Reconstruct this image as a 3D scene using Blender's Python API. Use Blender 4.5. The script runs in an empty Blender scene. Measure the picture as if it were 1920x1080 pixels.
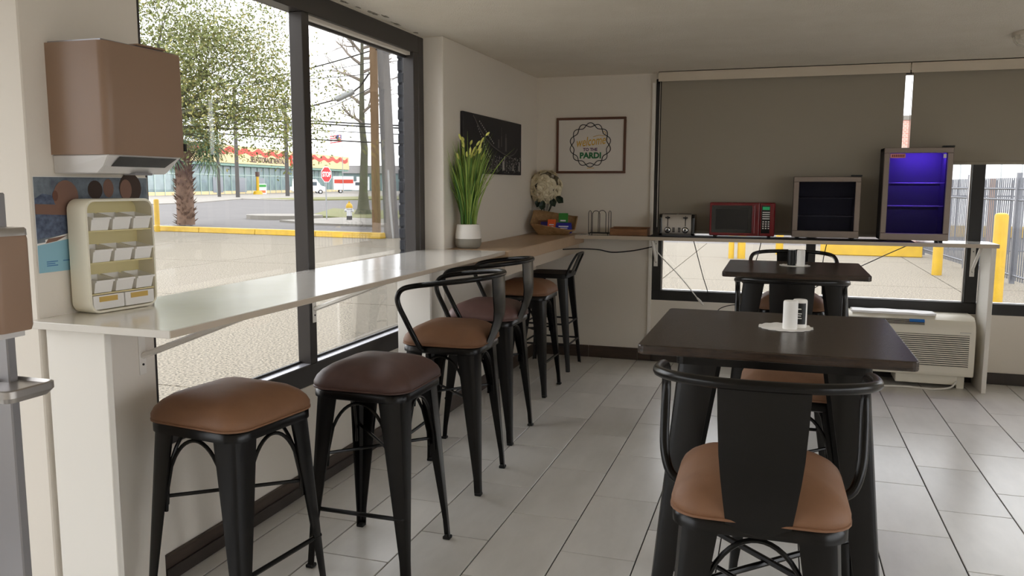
import bpy, bmesh, math, random
from mathutils import Vector, Matrix, Quaternion, noise
random.seed(7)
R_ = math.radians
sc = bpy.context.scene
COL = sc.collection

# ------------------------------------------------------------------ camera
cam_d = bpy.data.cameras.new('camera'); cam = bpy.data.objects.new('camera', cam_d); COL.objects.link(cam)
cam_d.sensor_width = 36; cam_d.lens = 36 * 1539.7 / 1920; cam_d.clip_end = 900; cam_d.clip_start = .05
yaw, pit, rol = R_(17.911), R_(7.159), R_(-0.178)
fw = Vector((-math.sin(yaw) * math.cos(pit), math.cos(yaw) * math.cos(pit), -math.sin(pit)))
rt = Vector((math.cos(yaw), math.sin(yaw), 0)); dn = fw.cross(rt)
rt2 = math.cos(rol) * rt + math.sin(rol) * dn; dn2 = -math.sin(rol) * rt + math.cos(rol) * dn
cm = Matrix((rt2, -dn2, -fw)).transposed().to_4x4(); cm.translation = (0, 0, 1.455)
cam.matrix_world = cm
sc.camera = cam

# ------------------------------------------------------------------ world, exposure
w = bpy.data.worlds.new('overcast_sky'); sc.world = w; w.use_nodes = True
nt = w.node_tree; nt.nodes.clear()
wo = nt.nodes.new('ShaderNodeOutputWorld'); bg = nt.nodes.new('ShaderNodeBackground')
tc = nt.nodes.new('ShaderNodeTexCoord'); nz = nt.nodes.new('ShaderNodeTexNoise'); rp = nt.nodes.new('ShaderNodeValToRGB')
nz.inputs['Scale'].default_value = 2.2; nz.inputs['Detail'].default_value = 4
rp.color_ramp.elements[0].position = .3; rp.color_ramp.elements[0].color = (.86, .90, .96, 1)
rp.color_ramp.elements[1].position = .7; rp.color_ramp.elements[1].color = (1, 1, 1, 1)
nt.links.new(tc.outputs['Generated'], nz.inputs['Vector']); nt.links.new(nz.outputs['Fac'], rp.inputs['Fac'])
nt.links.new(rp.outputs['Color'], bg.inputs['Color']); nt.links.new(bg.outputs[0], wo.inputs[0])
bg.inputs['Strength'].default_value = 1.25
sc.view_settings.view_transform = 'Standard'; sc.view_settings.look = 'None'
sc.view_settings.gamma = 1; sc.view_settings.use_curve_mapping = False
sc.view_settings.exposure = 1.78
sc.cycles.max_bounces = 12; sc.cycles.diffuse_bounces = 9; sc.cycles.glossy_bounces = 4
sc.cycles.transparent_max_bounces = 16; sc.cycles.use_denoising = True
sc.cycles.sample_clamp_indirect = 6

# ------------------------------------------------------------------ helpers
def lin(c):
    return tuple(((v / 255) / 12.92 if v / 255 <= .04045 else ((v / 255 + .055) / 1.055) ** 2.4) for v in c[:3]) + (1,)

MATS = {}
def mat(name, col, rough=.5, metal=0., var=None, bump=None, spec=.5, coat=0., emit=None, stretch=None, trans=None):
    """col / var colour: sRGB 0-255; var=(colour2, scale, contrast); bump=(scale, strength)"""
    m = bpy.data.materials.new(name); m.use_nodes = True; n = m.node_tree; b = n.nodes['Principled BSDF']
    b.inputs['Base Color'].default_value = lin(col); b.inputs['Roughness'].default_value = rough
    b.inputs['Metallic'].default_value = metal; b.inputs['Specular IOR Level'].default_value = spec
    b.inputs['Coat Weight'].default_value = coat; b.inputs['Coat Roughness'].default_value = .16
    if emit: b.inputs['Emission Color'].default_value = lin(emit[0]); b.inputs['Emission Strength'].default_value = emit[1]
    if var or bump:
        t = n.nodes.new('ShaderNodeTexCoord'); mp = n.nodes.new('ShaderNodeMapping')
        n.links.new(t.outputs['Object'], mp.inputs['Vector'])
        if stretch: mp.inputs['Scale'].default_value = stretch
    if var:
        z = n.nodes.new('ShaderNodeTexNoise'); z.inputs['Scale'].default_value = var[1]; z.inputs['Detail'].default_value = 6
        z.inputs['Roughness'].default_value = .62
        r = n.nodes.new('ShaderNodeValToRGB'); k = var[2]
        r.color_ramp.elements[0].position = .5 - k; r.color_ramp.elements[0].color = lin(col)
        r.color_ramp.elements[1].position = .5 + k; r.color_ramp.elements[1].color = lin(var[0])
        n.links.new(mp.outputs[0], z.inputs['Vector']); n.links.new(z.outputs['Fac'], r.inputs['Fac'])
        n.links.new(r.outputs['Color'], b.inputs['Base Color'])
    if bump:
        z = n.nodes.new('ShaderNodeTexNoise'); z.inputs['Scale'].default_value = bump[0]; z.inputs['Detail'].default_value = 3
        bm_ = n.nodes.new('ShaderNodeBump'); bm_.inputs['Strength'].default_value = bump[1]; bm_.inputs['Distance'].default_value = .01
        n.links.new(mp.outputs[0], z.inputs['Vector']); n.links.new(z.outputs['Fac'], bm_.inputs['Height'])
        n.links.new(bm_.outputs[0], b.inputs['Normal'])
    MATS[name] = m
    return m

def glass(name, refl=.06, tint=(255, 255, 255), rough=0., k=.6):
    m = bpy.data.materials.new(name); m.use_nodes = True; n = m.node_tree; n.nodes.clear()
    o = n.nodes.new('ShaderNodeOutputMaterial'); x = n.nodes.new('ShaderNodeMixShader')
    t = n.nodes.new('ShaderNodeBsdfTransparent'); g = n.nodes.new('ShaderNodeBsdfGlossy'); f = n.nodes.new('ShaderNodeLayerWeight')
    f.inputs['Blend'].default_value = .12; g.inputs['Roughness'].default_value = rough
    t.inputs['Color'].default_value = lin(tint)
    mu = n.nodes.new('ShaderNodeMath'); mu.operation = 'MULTIPLY_ADD'; mu.inputs[1].default_value = k; mu.inputs[2].default_value = refl * .5
    n.links.new(f.outputs['Fresnel'], mu.inputs[0]); n.links.new(mu.outputs[0], x.inputs[0])
    n.links.new(t.outputs[0], x.inputs[1]); n.links.new(g.outputs[0], x.inputs[2]); n.links.new(x.outputs[0], o.inputs[0])
    MATS[name] = m
    return m

class MB:
    def __init__(s): s.v = []; s.f = []
    def add(s, vs, fs, M=None):
        o = len(s.v)
        s.v += [tuple(M @ Vector(p)) for p in vs] if M is not None else [tuple(p) for p in vs]
        s.f += [tuple(i + o for i in q) for q in fs]; return s
    def box(s, x0, x1, y0, y1, z0, z1, M=None):
        return s.add([(x0, y0, z0), (x1, y0, z0), (x1, y1, z0), (x0, y1, z0), (x0, y0, z1), (x1, y0, z1), (x1, y1, z1), (x0, y1, z1)],
                     [(0, 3, 2, 1), (4, 5, 6, 7), (0, 1, 5, 4), (1, 2, 6, 5), (2, 3, 7, 6), (3, 0, 4, 7)], M)
    def loft(s, rings, cap=True, closed=False, M=None):
        n = len(rings[0]); vs = [p for r in rings for p in r]; fs = []
        m = len(rings)
        for i in range(m if closed else m - 1):
            j = (i + 1) % m
            for k in range(n): fs.append((i * n + k, i * n + (k + 1) % n, j * n + (k + 1) % n, j * n + k))
        if cap and not closed: fs += [tuple(range(n - 1, -1, -1)), tuple((m - 1) * n + k for k in range(n))]
        return s.add(vs, fs, M)
    def tube(s, pts, r, n=8, closed=False, M=None):
        P = [Vector(p) for p in pts]; m = len(P)
        rr = r if isinstance(r, (list, tuple)) else [r] * m
        rings = []; up = None
        for i in range(m):
            if closed: t = P[(i + 1) % m] - P[i - 1]
            else: t = P[min(i + 1, m - 1)] - P[max(i - 1, 0)]
            t.normalize()
            if up is None:
                up = Vector((0, 0, 1)) if abs(t.z) < .9 else Vector((1, 0, 0))
            a = up - t * up.dot(t)
            if a.length < 1e-6: a = t.orthogonal()
            a.normalize(); up = a; b = t.cross(a)
            rings.append([P[i] + (a * math.cos(2 * math.pi * k / n) + b * math.sin(2 * math.pi * k / n)) * rr[i] for k in range(n)])
        return s.loft(rings, True, closed, M)
    def lathe(s, prof, n=20, c=(0, 0, 0), M=None):
        rings = [[(c[0] + r * math.cos(2 * math.pi * k / n), c[1] + r * math.sin(2 * math.pi * k / n), c[2] + z) for k in range(n)] for r, z in prof]
        return s.loft(rings, True, False, M)
    def prism(s, poly, z0, z1, M=None):
        return s.loft([[(x, y, z0) for x, y in poly], [(x, y, z1) for x, y in poly]], True, False, M)
    def ball(s, c, r, n=8, M=None):
        rx, ry, rz = r if isinstance(r, (tuple, list)) else (r, r, r)
        rings = []
        for i in range(1, n):
            a = math.pi * i / n
            rings.append([(c[0] + rx * math.sin(a) * math.cos(2 * math.pi * k / (n + 2)), c[1] + ry * math.sin(a) * math.sin(2 * math.pi * k / (n + 2)), c[2] - rz * math.cos(a)) for k in range(n + 2)])
        return s.loft(rings, True, False, M)
    def mesh(s, name, m, smooth=False, bevel=0., seg=1, ang=40):
        me = bpy.data.meshes.new(name); me.from_pydata(s.v, [], s.f)
        if bevel or True:
            bm = bmesh.new(); bm.from_mesh(me)
            bmesh.ops.recalc_face_normals(bm, faces=bm.faces)
            if bevel:
                es = [e for e in bm.edges if len(e.link_faces) == 2 and e.calc_face_angle(0) > R_(30)]
                bmesh.ops.bevel(bm, geom=es, offset=bevel, segments=seg, affect='EDGES', profile=.5, clamp_overlap=True)
            bm.to_mesh(me); bm.free()
        if smooth:
            me.shade_smooth(); me.set_sharp_from_angle(angle=R_(ang))
        me.materials.append(MATS[m] if isinstance(m, str) else m)
        return me
    def build(s, name, m, parent=None, smooth=False, bevel=0., seg=1, ang=40, loc=None, rz=None):
        o = bpy.data.objects.new(name, s.mesh(name, m, smooth, bevel, seg, ang)); COL.objects.link(o)
        if parent: o.parent = parent
        if loc: o.location = loc
        if rz: o.rotation_euler.z = rz
        return o

def tag(o, label, cat, group=None, kind=None):
    o['label'] = label; o['category'] = cat
    if group: o['group'] = group
    if kind: o['kind'] = kind
    return o
def thing(name, loc, label, cat, rz=0, group=None):
    o = bpy.data.objects.new(name, None); o.empty_display_size = .05; COL.objects.link(o)
    o.location = loc; o.rotation_euler.z = rz
    return tag(o, label, cat, group)
def struct(name, mb, m, **k):
    o = mb.build(name, m, **k); o['kind'] = 'structure'; return o
def dup(o, parent=None, loc=None, rz=None, label=None, group=None):
    c = o.copy(); COL.objects.link(c)
    if parent is not None: c.parent = parent
    if loc is not None: c.location = loc
    if rz is not None: c.rotation_euler.z = rz
    if label: c['label'] = label
    if group: c['group'] = group
    for ch in [x for x in o.children]: dup(ch, c)
    return c
def rrect(hx, hy, r, n=5, sc_=1.):
    out = []
    for cx, cy, a0 in ((hx - r, hy - r, 0), (-hx + r, hy - r, 90), (-hx + r, -hy + r, 180), (hx - r, -hy + r, 270)):
        for i in range(n + 1):
            a = R_(a0 + 90 * i / n); out.append(((cx + r * math.cos(a)) * sc_, (cy + r * math.sin(a)) * sc_))
    return out
def spline(pts, n=6):
    P = [Vector(p) for p in pts]; out = []
    for i in range(len(P) - 1):
        p0, p1, p2, p3 = P[max(i - 1, 0)], P[i], P[i + 1], P[min(i + 2, len(P) - 1)]
        for k in range(n):
            t = k / n
            out.append(.5 * ((2 * p1) + (p2 - p0) * t + (2 * p0 - 5 * p1 + 4 * p2 - p3) * t * t + (3 * p1 - p0 - 3 * p2 + p3) * t ** 3))
    return out + [P[-1]]
def text(body, size, m, name, parent, M, extrude=.0006, shear=0, width=None, bold=0):
    cu = bpy.data.curves.new(name, 'FONT'); cu.body = body; cu.size = size; cu.extrude = extrude; cu.align_x = 'CENTER'; cu.align_y = 'CENTER'
    cu.shear = shear; cu.offset = bold; cu.resolution_u = 3
    t = bpy.data.objects.new(name, cu); COL.objects.link(t)
    bpy.context.view_layer.update()
    me = bpy.data.meshes.new_from_object(t.evaluated_get(bpy.context.evaluated_depsgraph_get()))
    bpy.data.objects.remove(t); bpy.data.curves.remove(cu)
    if width:
        xs = [v.co.x for v in me.vertices]; k = width / (max(xs) - min(xs))
        me.transform(Matrix.Diagonal((k, 1, 1, 1)))
    me.transform(M); me.materials.clear(); me.materials.append(MATS[m]); me.name = name
    o = bpy.data.objects.new(name, me); COL.objects.link(o); o.parent = parent
    return o
def basis(o, ex, ey, ez):
    M = Matrix((ex, ey, ez)).transposed().to_4x4(); M.translation = o; return M

# ------------------------------------------------------------------ materials
mat('wall', (226, 219, 208), .7, bump=(60, .05))
mat('ceiling', (244, 237, 224), .85, var=((234, 226, 211), 3, .3), bump=(170, .9))
mat('stain', (176, 168, 150), .9, var=((96, 90, 78), 60, .12)); mat('grout', (46, 43, 40), .9)
mat('tile', (158, 155, 150), .33, var=((184, 181, 176), 1.6, .22), bump=(30, .02), stretch=(3.2, 1, 1))
mat('base_wood', (74, 60, 50), .5, var=((54, 43, 36), 9, .2), stretch=(1, 1, 6))
mat('base_dark', (42, 36, 33), .5, var=((58, 49, 43), 7, .2))
mat('bronze', (58, 54, 52), .38, .25)
mat('black_frame', (30, 28, 27), .45)
mat('white_paint', (232, 228, 220), .45)
mat('laminate', (224, 220, 213), .14, var=((216, 211, 203), 6, .3), coat=.6)
mat('laminate_edge', (190, 176, 158), .4)
mat('tan_laminate', (186, 158, 128), .4, var=((170, 142, 112), 5, .25), stretch=(3, 1, 1))
mat('gunmetal', (11, 10, 9), .27, .1, var=((15, 13, 12), 6, .25), spec=.32)
mat('rubber', (22, 22, 22), .8)
mat('cushion_tan', (134, 96, 68), .62, var=((116, 80, 55), 5, .25), bump=(220, .06))
mat('cushion_dark', (92, 66, 60), .5, var=((68, 47, 42), 5, .2), bump=(200, .05))
mat('cushion_plum', (112, 82, 76), .5, var=((86, 60, 56), 5, .2), bump=(200, .05))
mat('table_wood', (62, 48, 38), .27, var=((30, 23, 19), 12, .2), bump=(16, .12), stretch=(1.2, 9, 9))
mat('blind', (158, 150, 136), .85, bump=(400, .05))
mat('valance', (214, 202, 184), .6)
mat('steel', (186, 182, 178), .32, .9)
mat('steel_warm', (138, 126, 118), .36, .6)
mat('chrome', (220, 220, 220), .12, 1)
mat('black_gloss', (14, 14, 15), .12)
mat('black_matte', (12, 12, 12), .5)
mat('red_gloss', (110, 8, 18), .25)
mat('white_gloss', (236, 234, 230), .3)
mat('plastic_cream', (236, 231, 212), .4)
mat('plastic_yellow', (222, 210, 160), .35)
mat('plastic_amber', (206, 172, 92), .4)
mat('disp_brown', (146, 119, 99), .42)
mat('disp_lower', (206, 203, 200), .35)
mat('alu', (150, 148, 150), .4, .7); mat('sill_alu', (196, 196, 204), .3, .5)
mat('ptac', (226, 220, 204), .45)
mat('ptac_dark', (40, 38, 36), .7)
mat('paper', (242, 240, 236), .8)
mat('cloth_white', (240, 239, 240), .9, bump=(60, .2))
mat('blue_plastic', (30, 110, 190), .4)
mat('frame_brown', (96, 58, 40), .4)
mat('art_paper', (226, 220, 212), .6)
mat('art_black', (24, 22, 24), .6); mat('art_gold', (214, 168, 50), .6); mat('art_green', (30, 110, 62), .6); mat('art_purple', (90, 40, 90), .6)
mat('canvas', (14, 14, 20), .6, var=((26, 26, 34), 5, .2))
mat('city_light', (176, 172, 170), .6); mat('city_dim', (84, 80, 80), .6)
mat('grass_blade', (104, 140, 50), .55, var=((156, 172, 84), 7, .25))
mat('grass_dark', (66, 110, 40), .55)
mat('seed', (206, 204, 110), .7)
mat('pot_white', (230, 226, 220), .5); mat('pot_grey', (142, 138, 128), .7)
mat('petal', (226, 216, 188), .7); mat('petal_core', (160, 150, 80), .7); mat('leaf_dark', (28, 46, 30), .5)
mat('wicker', (176, 142, 100), .6, var=((140, 106, 70), 30, .2))
mat('pk_blue', (28, 34, 150), .4); mat('pk_orange', (226, 92, 32), .4); mat('pk_green', (40, 130, 44), .4); mat('pk_navy', (40, 34, 110), .4); mat('pk_white', (230, 230, 240), .5)
mat('wire_black', (18, 16, 16), .4)
mat('box_wood', (150, 106, 70), .55, var=((112, 74, 46), 8, .2), stretch=(1, 6, 6))
mat('cord_black', (24, 22, 22), .6); mat('cord_white', (224, 220, 212), .5)
mat('lcd', (10, 40, 26), .3, emit=((20, 120, 70), .25))
mat('fridge_in', (92, 92, 98), .5); mat('led', (70, 50, 255), .4, emit=((60, 30, 255), 6))
mat('label_pink', (226, 150, 140), .5); mat('label_ink', (120, 40, 44), .5)
mat('lamp_base', (206, 196, 180), .4); mat('lamp_frost', (232, 226, 212), .15, var=((190, 182, 166), 30, .2), bump=(40, .6))
glass('pane', .05); glass('vase_glass', .1, (225, 232, 230)); glass('fridge_glass', 0., (215, 215, 222), k=0.); glass('lamp_glass', .25, (235, 228, 215), .15)
# outside
mat('concrete', (134, 125, 108), .85, var=((66, 60, 50), 45, .1), bump=(90, .3))
mat('concrete_pale', (128, 123, 115), .85, var=((112, 108, 100), .6, .25))
mat('asphalt', (86, 82, 80), .85, var=((74, 71, 69), .35, .25))
mat('joint', (110, 102, 90), .9)
mat('lawn', (86, 95, 46), .95, var=((108, 100, 62), .8, .25))
mat('yellow', (186, 150, 6), .5, var=((160, 126, 8), 5, .3))
mat('bark_palm', (122, 96, 78), .9, var=((86, 68, 56), 6, .25)); mat('pole_dark', (72, 69, 67), .85); mat('bark', (98, 96, 80), .9, var=((68, 72, 52), 4, .25)); mat('bark_twig', (132, 122, 112), .9)
mat('frond', (74, 98, 62), .6); mat('leaf', (116, 120, 66), .7, var=((86, 96, 50), .9, .3)); mat('leaf2', (142, 136, 78), .7)
mat('pole_wood', (132, 106, 78), .85, var=((110, 86, 60), 3, .25), stretch=(6, 6, .4)); mat('pole_grey', (112, 109, 107), .85, var=((88, 85, 84), 3, .25), stretch=(6, 6, .4))
mat('fascia', (206, 182, 138), .7); mat('fascia_red', (180, 56, 38), .6); mat('sign_ink', (70, 50, 44), .6)
mat('shop_glass', (120, 142, 140), .25, var=((80, 96, 100), .5, .25)); mat('shop_frame', (150, 168, 160), .5); mat('shop_green', (120, 150, 138), .6)
mat('stop_red', (196, 26, 36), .45); mat('sign_white', (240, 240, 238), .5); mat('galv', (150, 152, 152), .5, .5)
mat('hydrant_silver', (190, 190, 192), .4, .4)
mat('car_white', (232, 232, 230), .3); mat('car_glass', (60, 72, 80), .15); mat('tyre', (34, 34, 36), .8); mat('car_grey', (120, 124, 130), .3)
mat('brick_black', (40, 45, 54), .7, bump=(40, .5)); mat('mortar_black', (34, 38, 46), .9)
mat('brick_red', (196, 140, 126), .85); mat('mortar', (206, 190, 178), .9)
mat('metal_white', (232, 234, 234), .5); mat('fence', (96, 98, 104), .5, .3); mat('rust', (150, 116, 92), .8); mat('sign_pink', (214, 72, 96), .6)
mat('flag_red', (190, 60, 66), .8); mat('flag_blue', (60, 66, 110), .8)
mat('skin', (126, 94, 80), .7); mat('hair', (60, 44, 36), .7); mat('shirt', (96, 108, 132), .7, var=((60, 70, 92), 60, .15)); mat('poster_bg', (128, 138, 146), .6, var=((72, 80, 94), 16, .2)); mat('poster_teal', (140, 186, 204), .6); mat('poster_blue', (70, 120, 170), .6)
# ================================================================== SETTING
ZC = 2.345
fl = struct('floor', MB().prism([(-3.1, -2.7), (3.7, -2.7), (3.7, 6.93), (-2.2, 6.93), (-2.2, 2.33), (-3.1, 2.33)], -.12, -.006), 'grout')
TW, TL = .3035, .625
tile_me = {}
def tile_mesh(x0, x1, y0, y1):
    key = (round(x1 - x0, 4), round(y1 - y0, 4))
    if key not in tile_me:
        a, b = (x1 - x0) / 2 - .0027, (y1 - y0) / 2 - .0027; c = .0015
        tile_me[key] = MB().loft([[(-a, -b, -.012), (a, -b, -.012), (a, b, -.012), (-a, b, -.012)], [(-a, -b, -c), (a, -b, -c), (a, b, -c), (-a, b, -c)],
                                  [(-a + c, -b + c, 0), (a - c, -b + c, 0), (a - c, b - c, 0), (-a + c, b - c, 0)]]).mesh('floor_tile', tile_mats[len(tile_me) % 1])
    return tile_me[key]
# tile material: random tone per tile + soft streaks running along the tile
tm = mat('floor_tile_mat', (194, 191, 185), .28, var=((219, 216, 211), 1.7, .24), stretch=(2.6, .9, 1))
n_ = tm.node_tree; b_ = n_.nodes['Principled BSDF']
oi = n_.nodes.new('ShaderNodeObjectInfo'); hs = n_.nodes.new('ShaderNodeHueSaturation')
ma = n_.nodes.new('ShaderNodeMath'); ma.operation = 'MULTIPLY_ADD'; ma.inputs[1].default_value = .16; ma.inputs[2].default_value = .92
lk = b_.inputs['Base Color'].links[0].from_socket
n_.links.new(oi.outputs['Random'], ma.inputs[0]); n_.links.new(ma.outputs[0], hs.inputs['Value']); n_.links.new(lk, hs.inputs['Color']); n_.links.new(hs.outputs[0], b_.inputs['Base Color'])
mpn = [x for x in n_.nodes if x.type == 'MAPPING'][0]; vm = n_.nodes.new('ShaderNodeVectorMath'); vm.operation = 'ADD'
cmul = n_.nodes.new('ShaderNodeMath'); cmul.operation = 'MULTIPLY'; cmul.inputs[1].default_value = 37.
n_.links.new(oi.outputs['Random'], cmul.inputs[0]); tcn = [x for x in n_.nodes if x.type == 'TEX_COORD'][0]
n_.links.new(tcn.outputs['Object'], vm.inputs[0]); n_.links.new(cmul.outputs[0], vm.inputs[1]); n_.links.new(vm.outputs[0], mpn.inputs['Vector'])
tile_mats = ['floor_tile_mat']
far_tiles = MB(); nt_ = 0
for k in range(-8, 16):
    x0 = -1.082 + k * TW; x1 = x0 + TW
    x0, x1 = max(x0, -3.0), min(x1, 3.6)
    if x1 - x0 < .02: continue
    ph = 3.36 if k % 2 == 0 else 3.045
    for n in range(-10, 8):
        y0 = ph + n * TL; y1 = y0 + TL
        y0, y1 = max(y0, -2.6), min(y1, 6.765)
        if y1 - y0 < .02: continue
        if x1 > -2.1 and x0 < 2.6 and y1 > .6:
            if x0 < -2.1: x0c = -2.1
            else: x0c = x0
            o = bpy.data.objects.new('floor_tile', tile_mesh(x0c, x1, y0, y1)); COL.objects.link(o); o.parent = fl
            o.location = ((x0c + x1) / 2, (y0 + y1) / 2, 0); nt_ += 1
        else:
            far_tiles.box(x0 + .002, x1 - .002, y0 + .002, y1 - .002, -.008, 0)
o = far_tiles.build('floor_tile_field', 'floor_tile_mat', fl); o['kind'] = 'stuff'

struct('ceiling', MB().prism([(-3.1, -2.7), (3.7, -2.7), (3.7, 6.93), (-2.2, 6.93), (-2.2, 2.33), (-3.1, 2.33)], ZC, ZC + .15), 'ceiling')
ce = bpy.data.objects['ceiling']; rnd = random.Random(2)
for (x, y, a, b) in ((-2.075, 3.72, .012, .05), (-2.06, 4.0, .016, .06), (-2.04, 4.10, .010, .05), (-2.075, 4.3, .012, .06), (-2.08, 4.58, .012, .03), (-2.07, 3.86, .008, .03)):
    pts = [(x + a * math.cos(i * .45) * rnd.uniform(.5, 1.2), y + b * math.sin(i * .45) * rnd.uniform(.5, 1.2)) for i in range(14)]
    MB().prism(pts, ZC - .0012, ZC + .001).build('damp_stain', 'stain', ce)
wl = MB()
wl.box(-3.1, -2.08, 1.86, 2.33, 0, ZC)             # pillar between the entrance bay and the window
wl.box(-3.1, -3.0, 1.7, 1.86, 0, ZC); wl.box(-3.1, -3.0, -2.7, 1.7, 2.28, ZC)
wl.box(-2.25, -2.10, 2.33, 4.72, -.12, .5)          # low wall under the window
wl.box(-2.25, -2.10, 2.33, 4.72, 2.335, ZC)
wl.box(-2.20, -1.97, 4.72, 6.95, -.12, ZC)
struct('wall_left', wl, 'wall', bevel=.004)
wf = MB()
wf.box(-1.97, -.975, 6.77, 6.95, 0, ZC); wf.box(-.975, 3.7, 6.77, 6.93, -.12, .515); wf.box(-.975, 3.7, 6.77, 6.93, 2.3, ZC); wf.box(3.2, 3.7, 6.77, 6.93, .515, 2.3)
struct('wall_far', wf, 'wall')
wr = MB(); wr.box(3.6, 3.7, 3.4, 6.77, 0, ZC); wr.box(3.6, 3.7, -2.7, -2.0, 0, ZC); wr.box(3.6, 3.7, -2, 3.4, 2.28, ZC); wr.box(3.6, 3.7, -2, 3.4, -.1, .1)
struct('wall_right', wr, 'wall')
wb = MB(); wb.box(-3.1, 3.6, -2.7, -2.6, 0, ZC)
struct('wall_back', wb, 'wall')

def window(name, parts, panes, fm='bronze', pm='pane'):
    first = None
    for nm, b in parts:
        o = MB().box(*b).build(nm, fm, bevel=.003)
        if first is None:
            o.name = name; o['kind'] = 'structure'; first = o
        else: o.parent = first
    for b in panes:
        MB().box(*b).build('pane', pm, first)
    return first
GX = -2.165
window('window_1', [('sill_rail', (-2.185, -2.097, 2.33, 4.645, .5, .598)), ('head_rail', (-2.185, -2.097, 2.33, 4.645, 2.236, 2.336)),
                    ('mullion', (-2.168, -2.098, 3.372, 3.432, .598, 2.236)), ('jamb', (-2.168, -2.098, 4.578, 4.645, .598, 2.236)), ('jamb', (-2.185, -2.098, 2.33, 2.36, .598, 2.236)),
                    ('jamb_trim', (-2.13, -2.097, 4.645, 4.72, .5, 2.336))],
       [(GX - .004, GX, 2.36, 3.38, .598, 2.236), (GX - .004, GX, 3.42, 4.58, .598, 2.236)])
for y0, y1 in ((2.36, 3.372), (3.432, 4.578)): MB().box(-2.164, -2.102, y0, y1, .5975, .6015).build('sill_cap', 'sill_alu', bpy.data.objects['window_1'], bevel=.001)
# thin aluminium glazing beads that catch the light
for o, b in (('bead', (-2.165, -2.152, 2.36, 3.372, .598, .612)), ('bead', (-2.165, -2.152, 3.432, 4.578, .598, .612)), ('bead', (-2.165, -2.148, 3.432, 4.578, 2.205, 2.236))):
    x = MB().box(*b).build(o, 'black_frame', bpy.data.objects['window_1'])
MB().box(-2.147, -2.12, 3.432, 4.578, 2.218, 2.236).build('head_lit_strip', 'wall', bpy.data.objects['window_1'])  # pale strip stands for light on the head rail's underside
GY = 6.84
window('window_2', [('sill_rail', (-.975, 3.2, 6.768, 6.86, .515, .598)), ('head_rail', (-.975, 3.2, 6.768, 6.86, 2.27, 2.3)), ('jamb', (-.975, -.9, 6.768, 6.86, .598, 2.27)),
                    ('mullion', (.215, .285, 6.775, 6.86, .598, 2.27)), ('mullion', (1.33, 1.415, 6.768, 6.86, .598, 2.27)), ('mullion', (2.3, 2.37, 6.768, 6.86, .598, 2.27)), ('jamb', (3.14, 3.2, 6.768, 6.86, .598, 2.27))],
       [(-.9, .22, GY, GY + .004, .598, 2.27), (.28, 1.335, GY, GY + .004, .598, 2.27), (1.41, 2.3, GY, GY + .004, .598, 2.27), (2.37, 3.14, GY, GY + .004, .598, 2.27)], 'black_frame')
for b in ((-.9, 1.33, 6.80, 6.835, .598, .603), (1.415, 2.3, 6.80, 6.835, .598, .603), (-.9, -.893, 6.80, 6.83, .598, 2.27), (1.323, 1.33, 6.80, 6.83, .603, 2.27)):
    MB().box(*b).build('bead', 'steel', bpy.data.objects['window_2'])
window('fill_window', [('sill_rail', (3.6, 3.66, -2, 3.4, .1, .16)), ('head_rail', (3.6, 3.66, -2, 3.4, 2.22, 2.28))] + [('mullion', (3.6, 3.66, y, y + .06, .16, 2.22)) for y in (-2, -.2, 1.6, 3.34)],  # unseen window added in the right wall to fill the room with light
       [(3.63, 3.634, -1.94, 3.34, .16, 2.22)], 'bronze')
window('window_4', [('sill_rail', (-3.06, -3.0, -2.6, 1.7, 0, .1)), ('head_rail', (-3.06, -3.0, -2.6, 1.7, 2.22, 2.28))] + [('mullion', (-3.06, -3.0, y, y + .06, .1, 2.22)) for y in (-2.6, -1.2, .2, 1.64)],
       [(-3.034, -3.03, -2.54, 1.64, .1, 2.22)], 'bronze')
bl = MB(); bl.box(-2.1, -2.083, 2.33, 4.72, 0, .098)
struct('baseboard_left', bl, 'base_wood', bevel=.003)
struct('trim_1', MB().box(-2.083, -2.072, 2.33, 4.72, 0, .05), 'base_dark', bevel=.003)
bf = struct('baseboard_far', MB().box(-1.97, -1.50, 6.757, 6.77, 0, .1), 'base_wood', bevel=.002)
MB().box(-1.497, -1.08, 6.757, 6.77, 0, .1).build('board_tile', 'base_wood', bf, bevel=.002)
MB().box(-1.077, -.97, 6.757, 6.77, 0, .1).build('board_tile', 'base_wood', bf, bevel=.002)
struct('baseboard_right', MB().box(-.97, 3.6, 6.755, 6.77, 0, .085), 'base_dark', bevel=.003)
struct('trim_2', MB().box(-1.003, -.978, 6.748, 6.77, .1, 2.27), 'white_paint', bevel=.002)
struct('baseboard_side', MB().box(-1.97, -1.957, 4.72, 6.757, 0, .1), 'base_wood', bevel=.002)

# dark painted brick pier beyond the window jamb
bp = struct('trim_3', MB().box(-2.202, -2.166, 4.584, 4.72, -.1, 2.9), 'mortar_black')
z = .30; k = 0; brm = []
for j in range(3):
    brm.append(MB().box(-.024, .018, -.07, .07, -.031, .031).mesh('brick', 'brick_black', bevel=.005))
while z < 2.6:
    o = bpy.data.objects.new('brick', brm[k % 3]); COL.objects.link(o); o.parent = bp
    o.location = (-2.184 + random.uniform(-.002, .002), 4.650 + random.uniform(-.002, .002), z); z += .0715; k += 1

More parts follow.
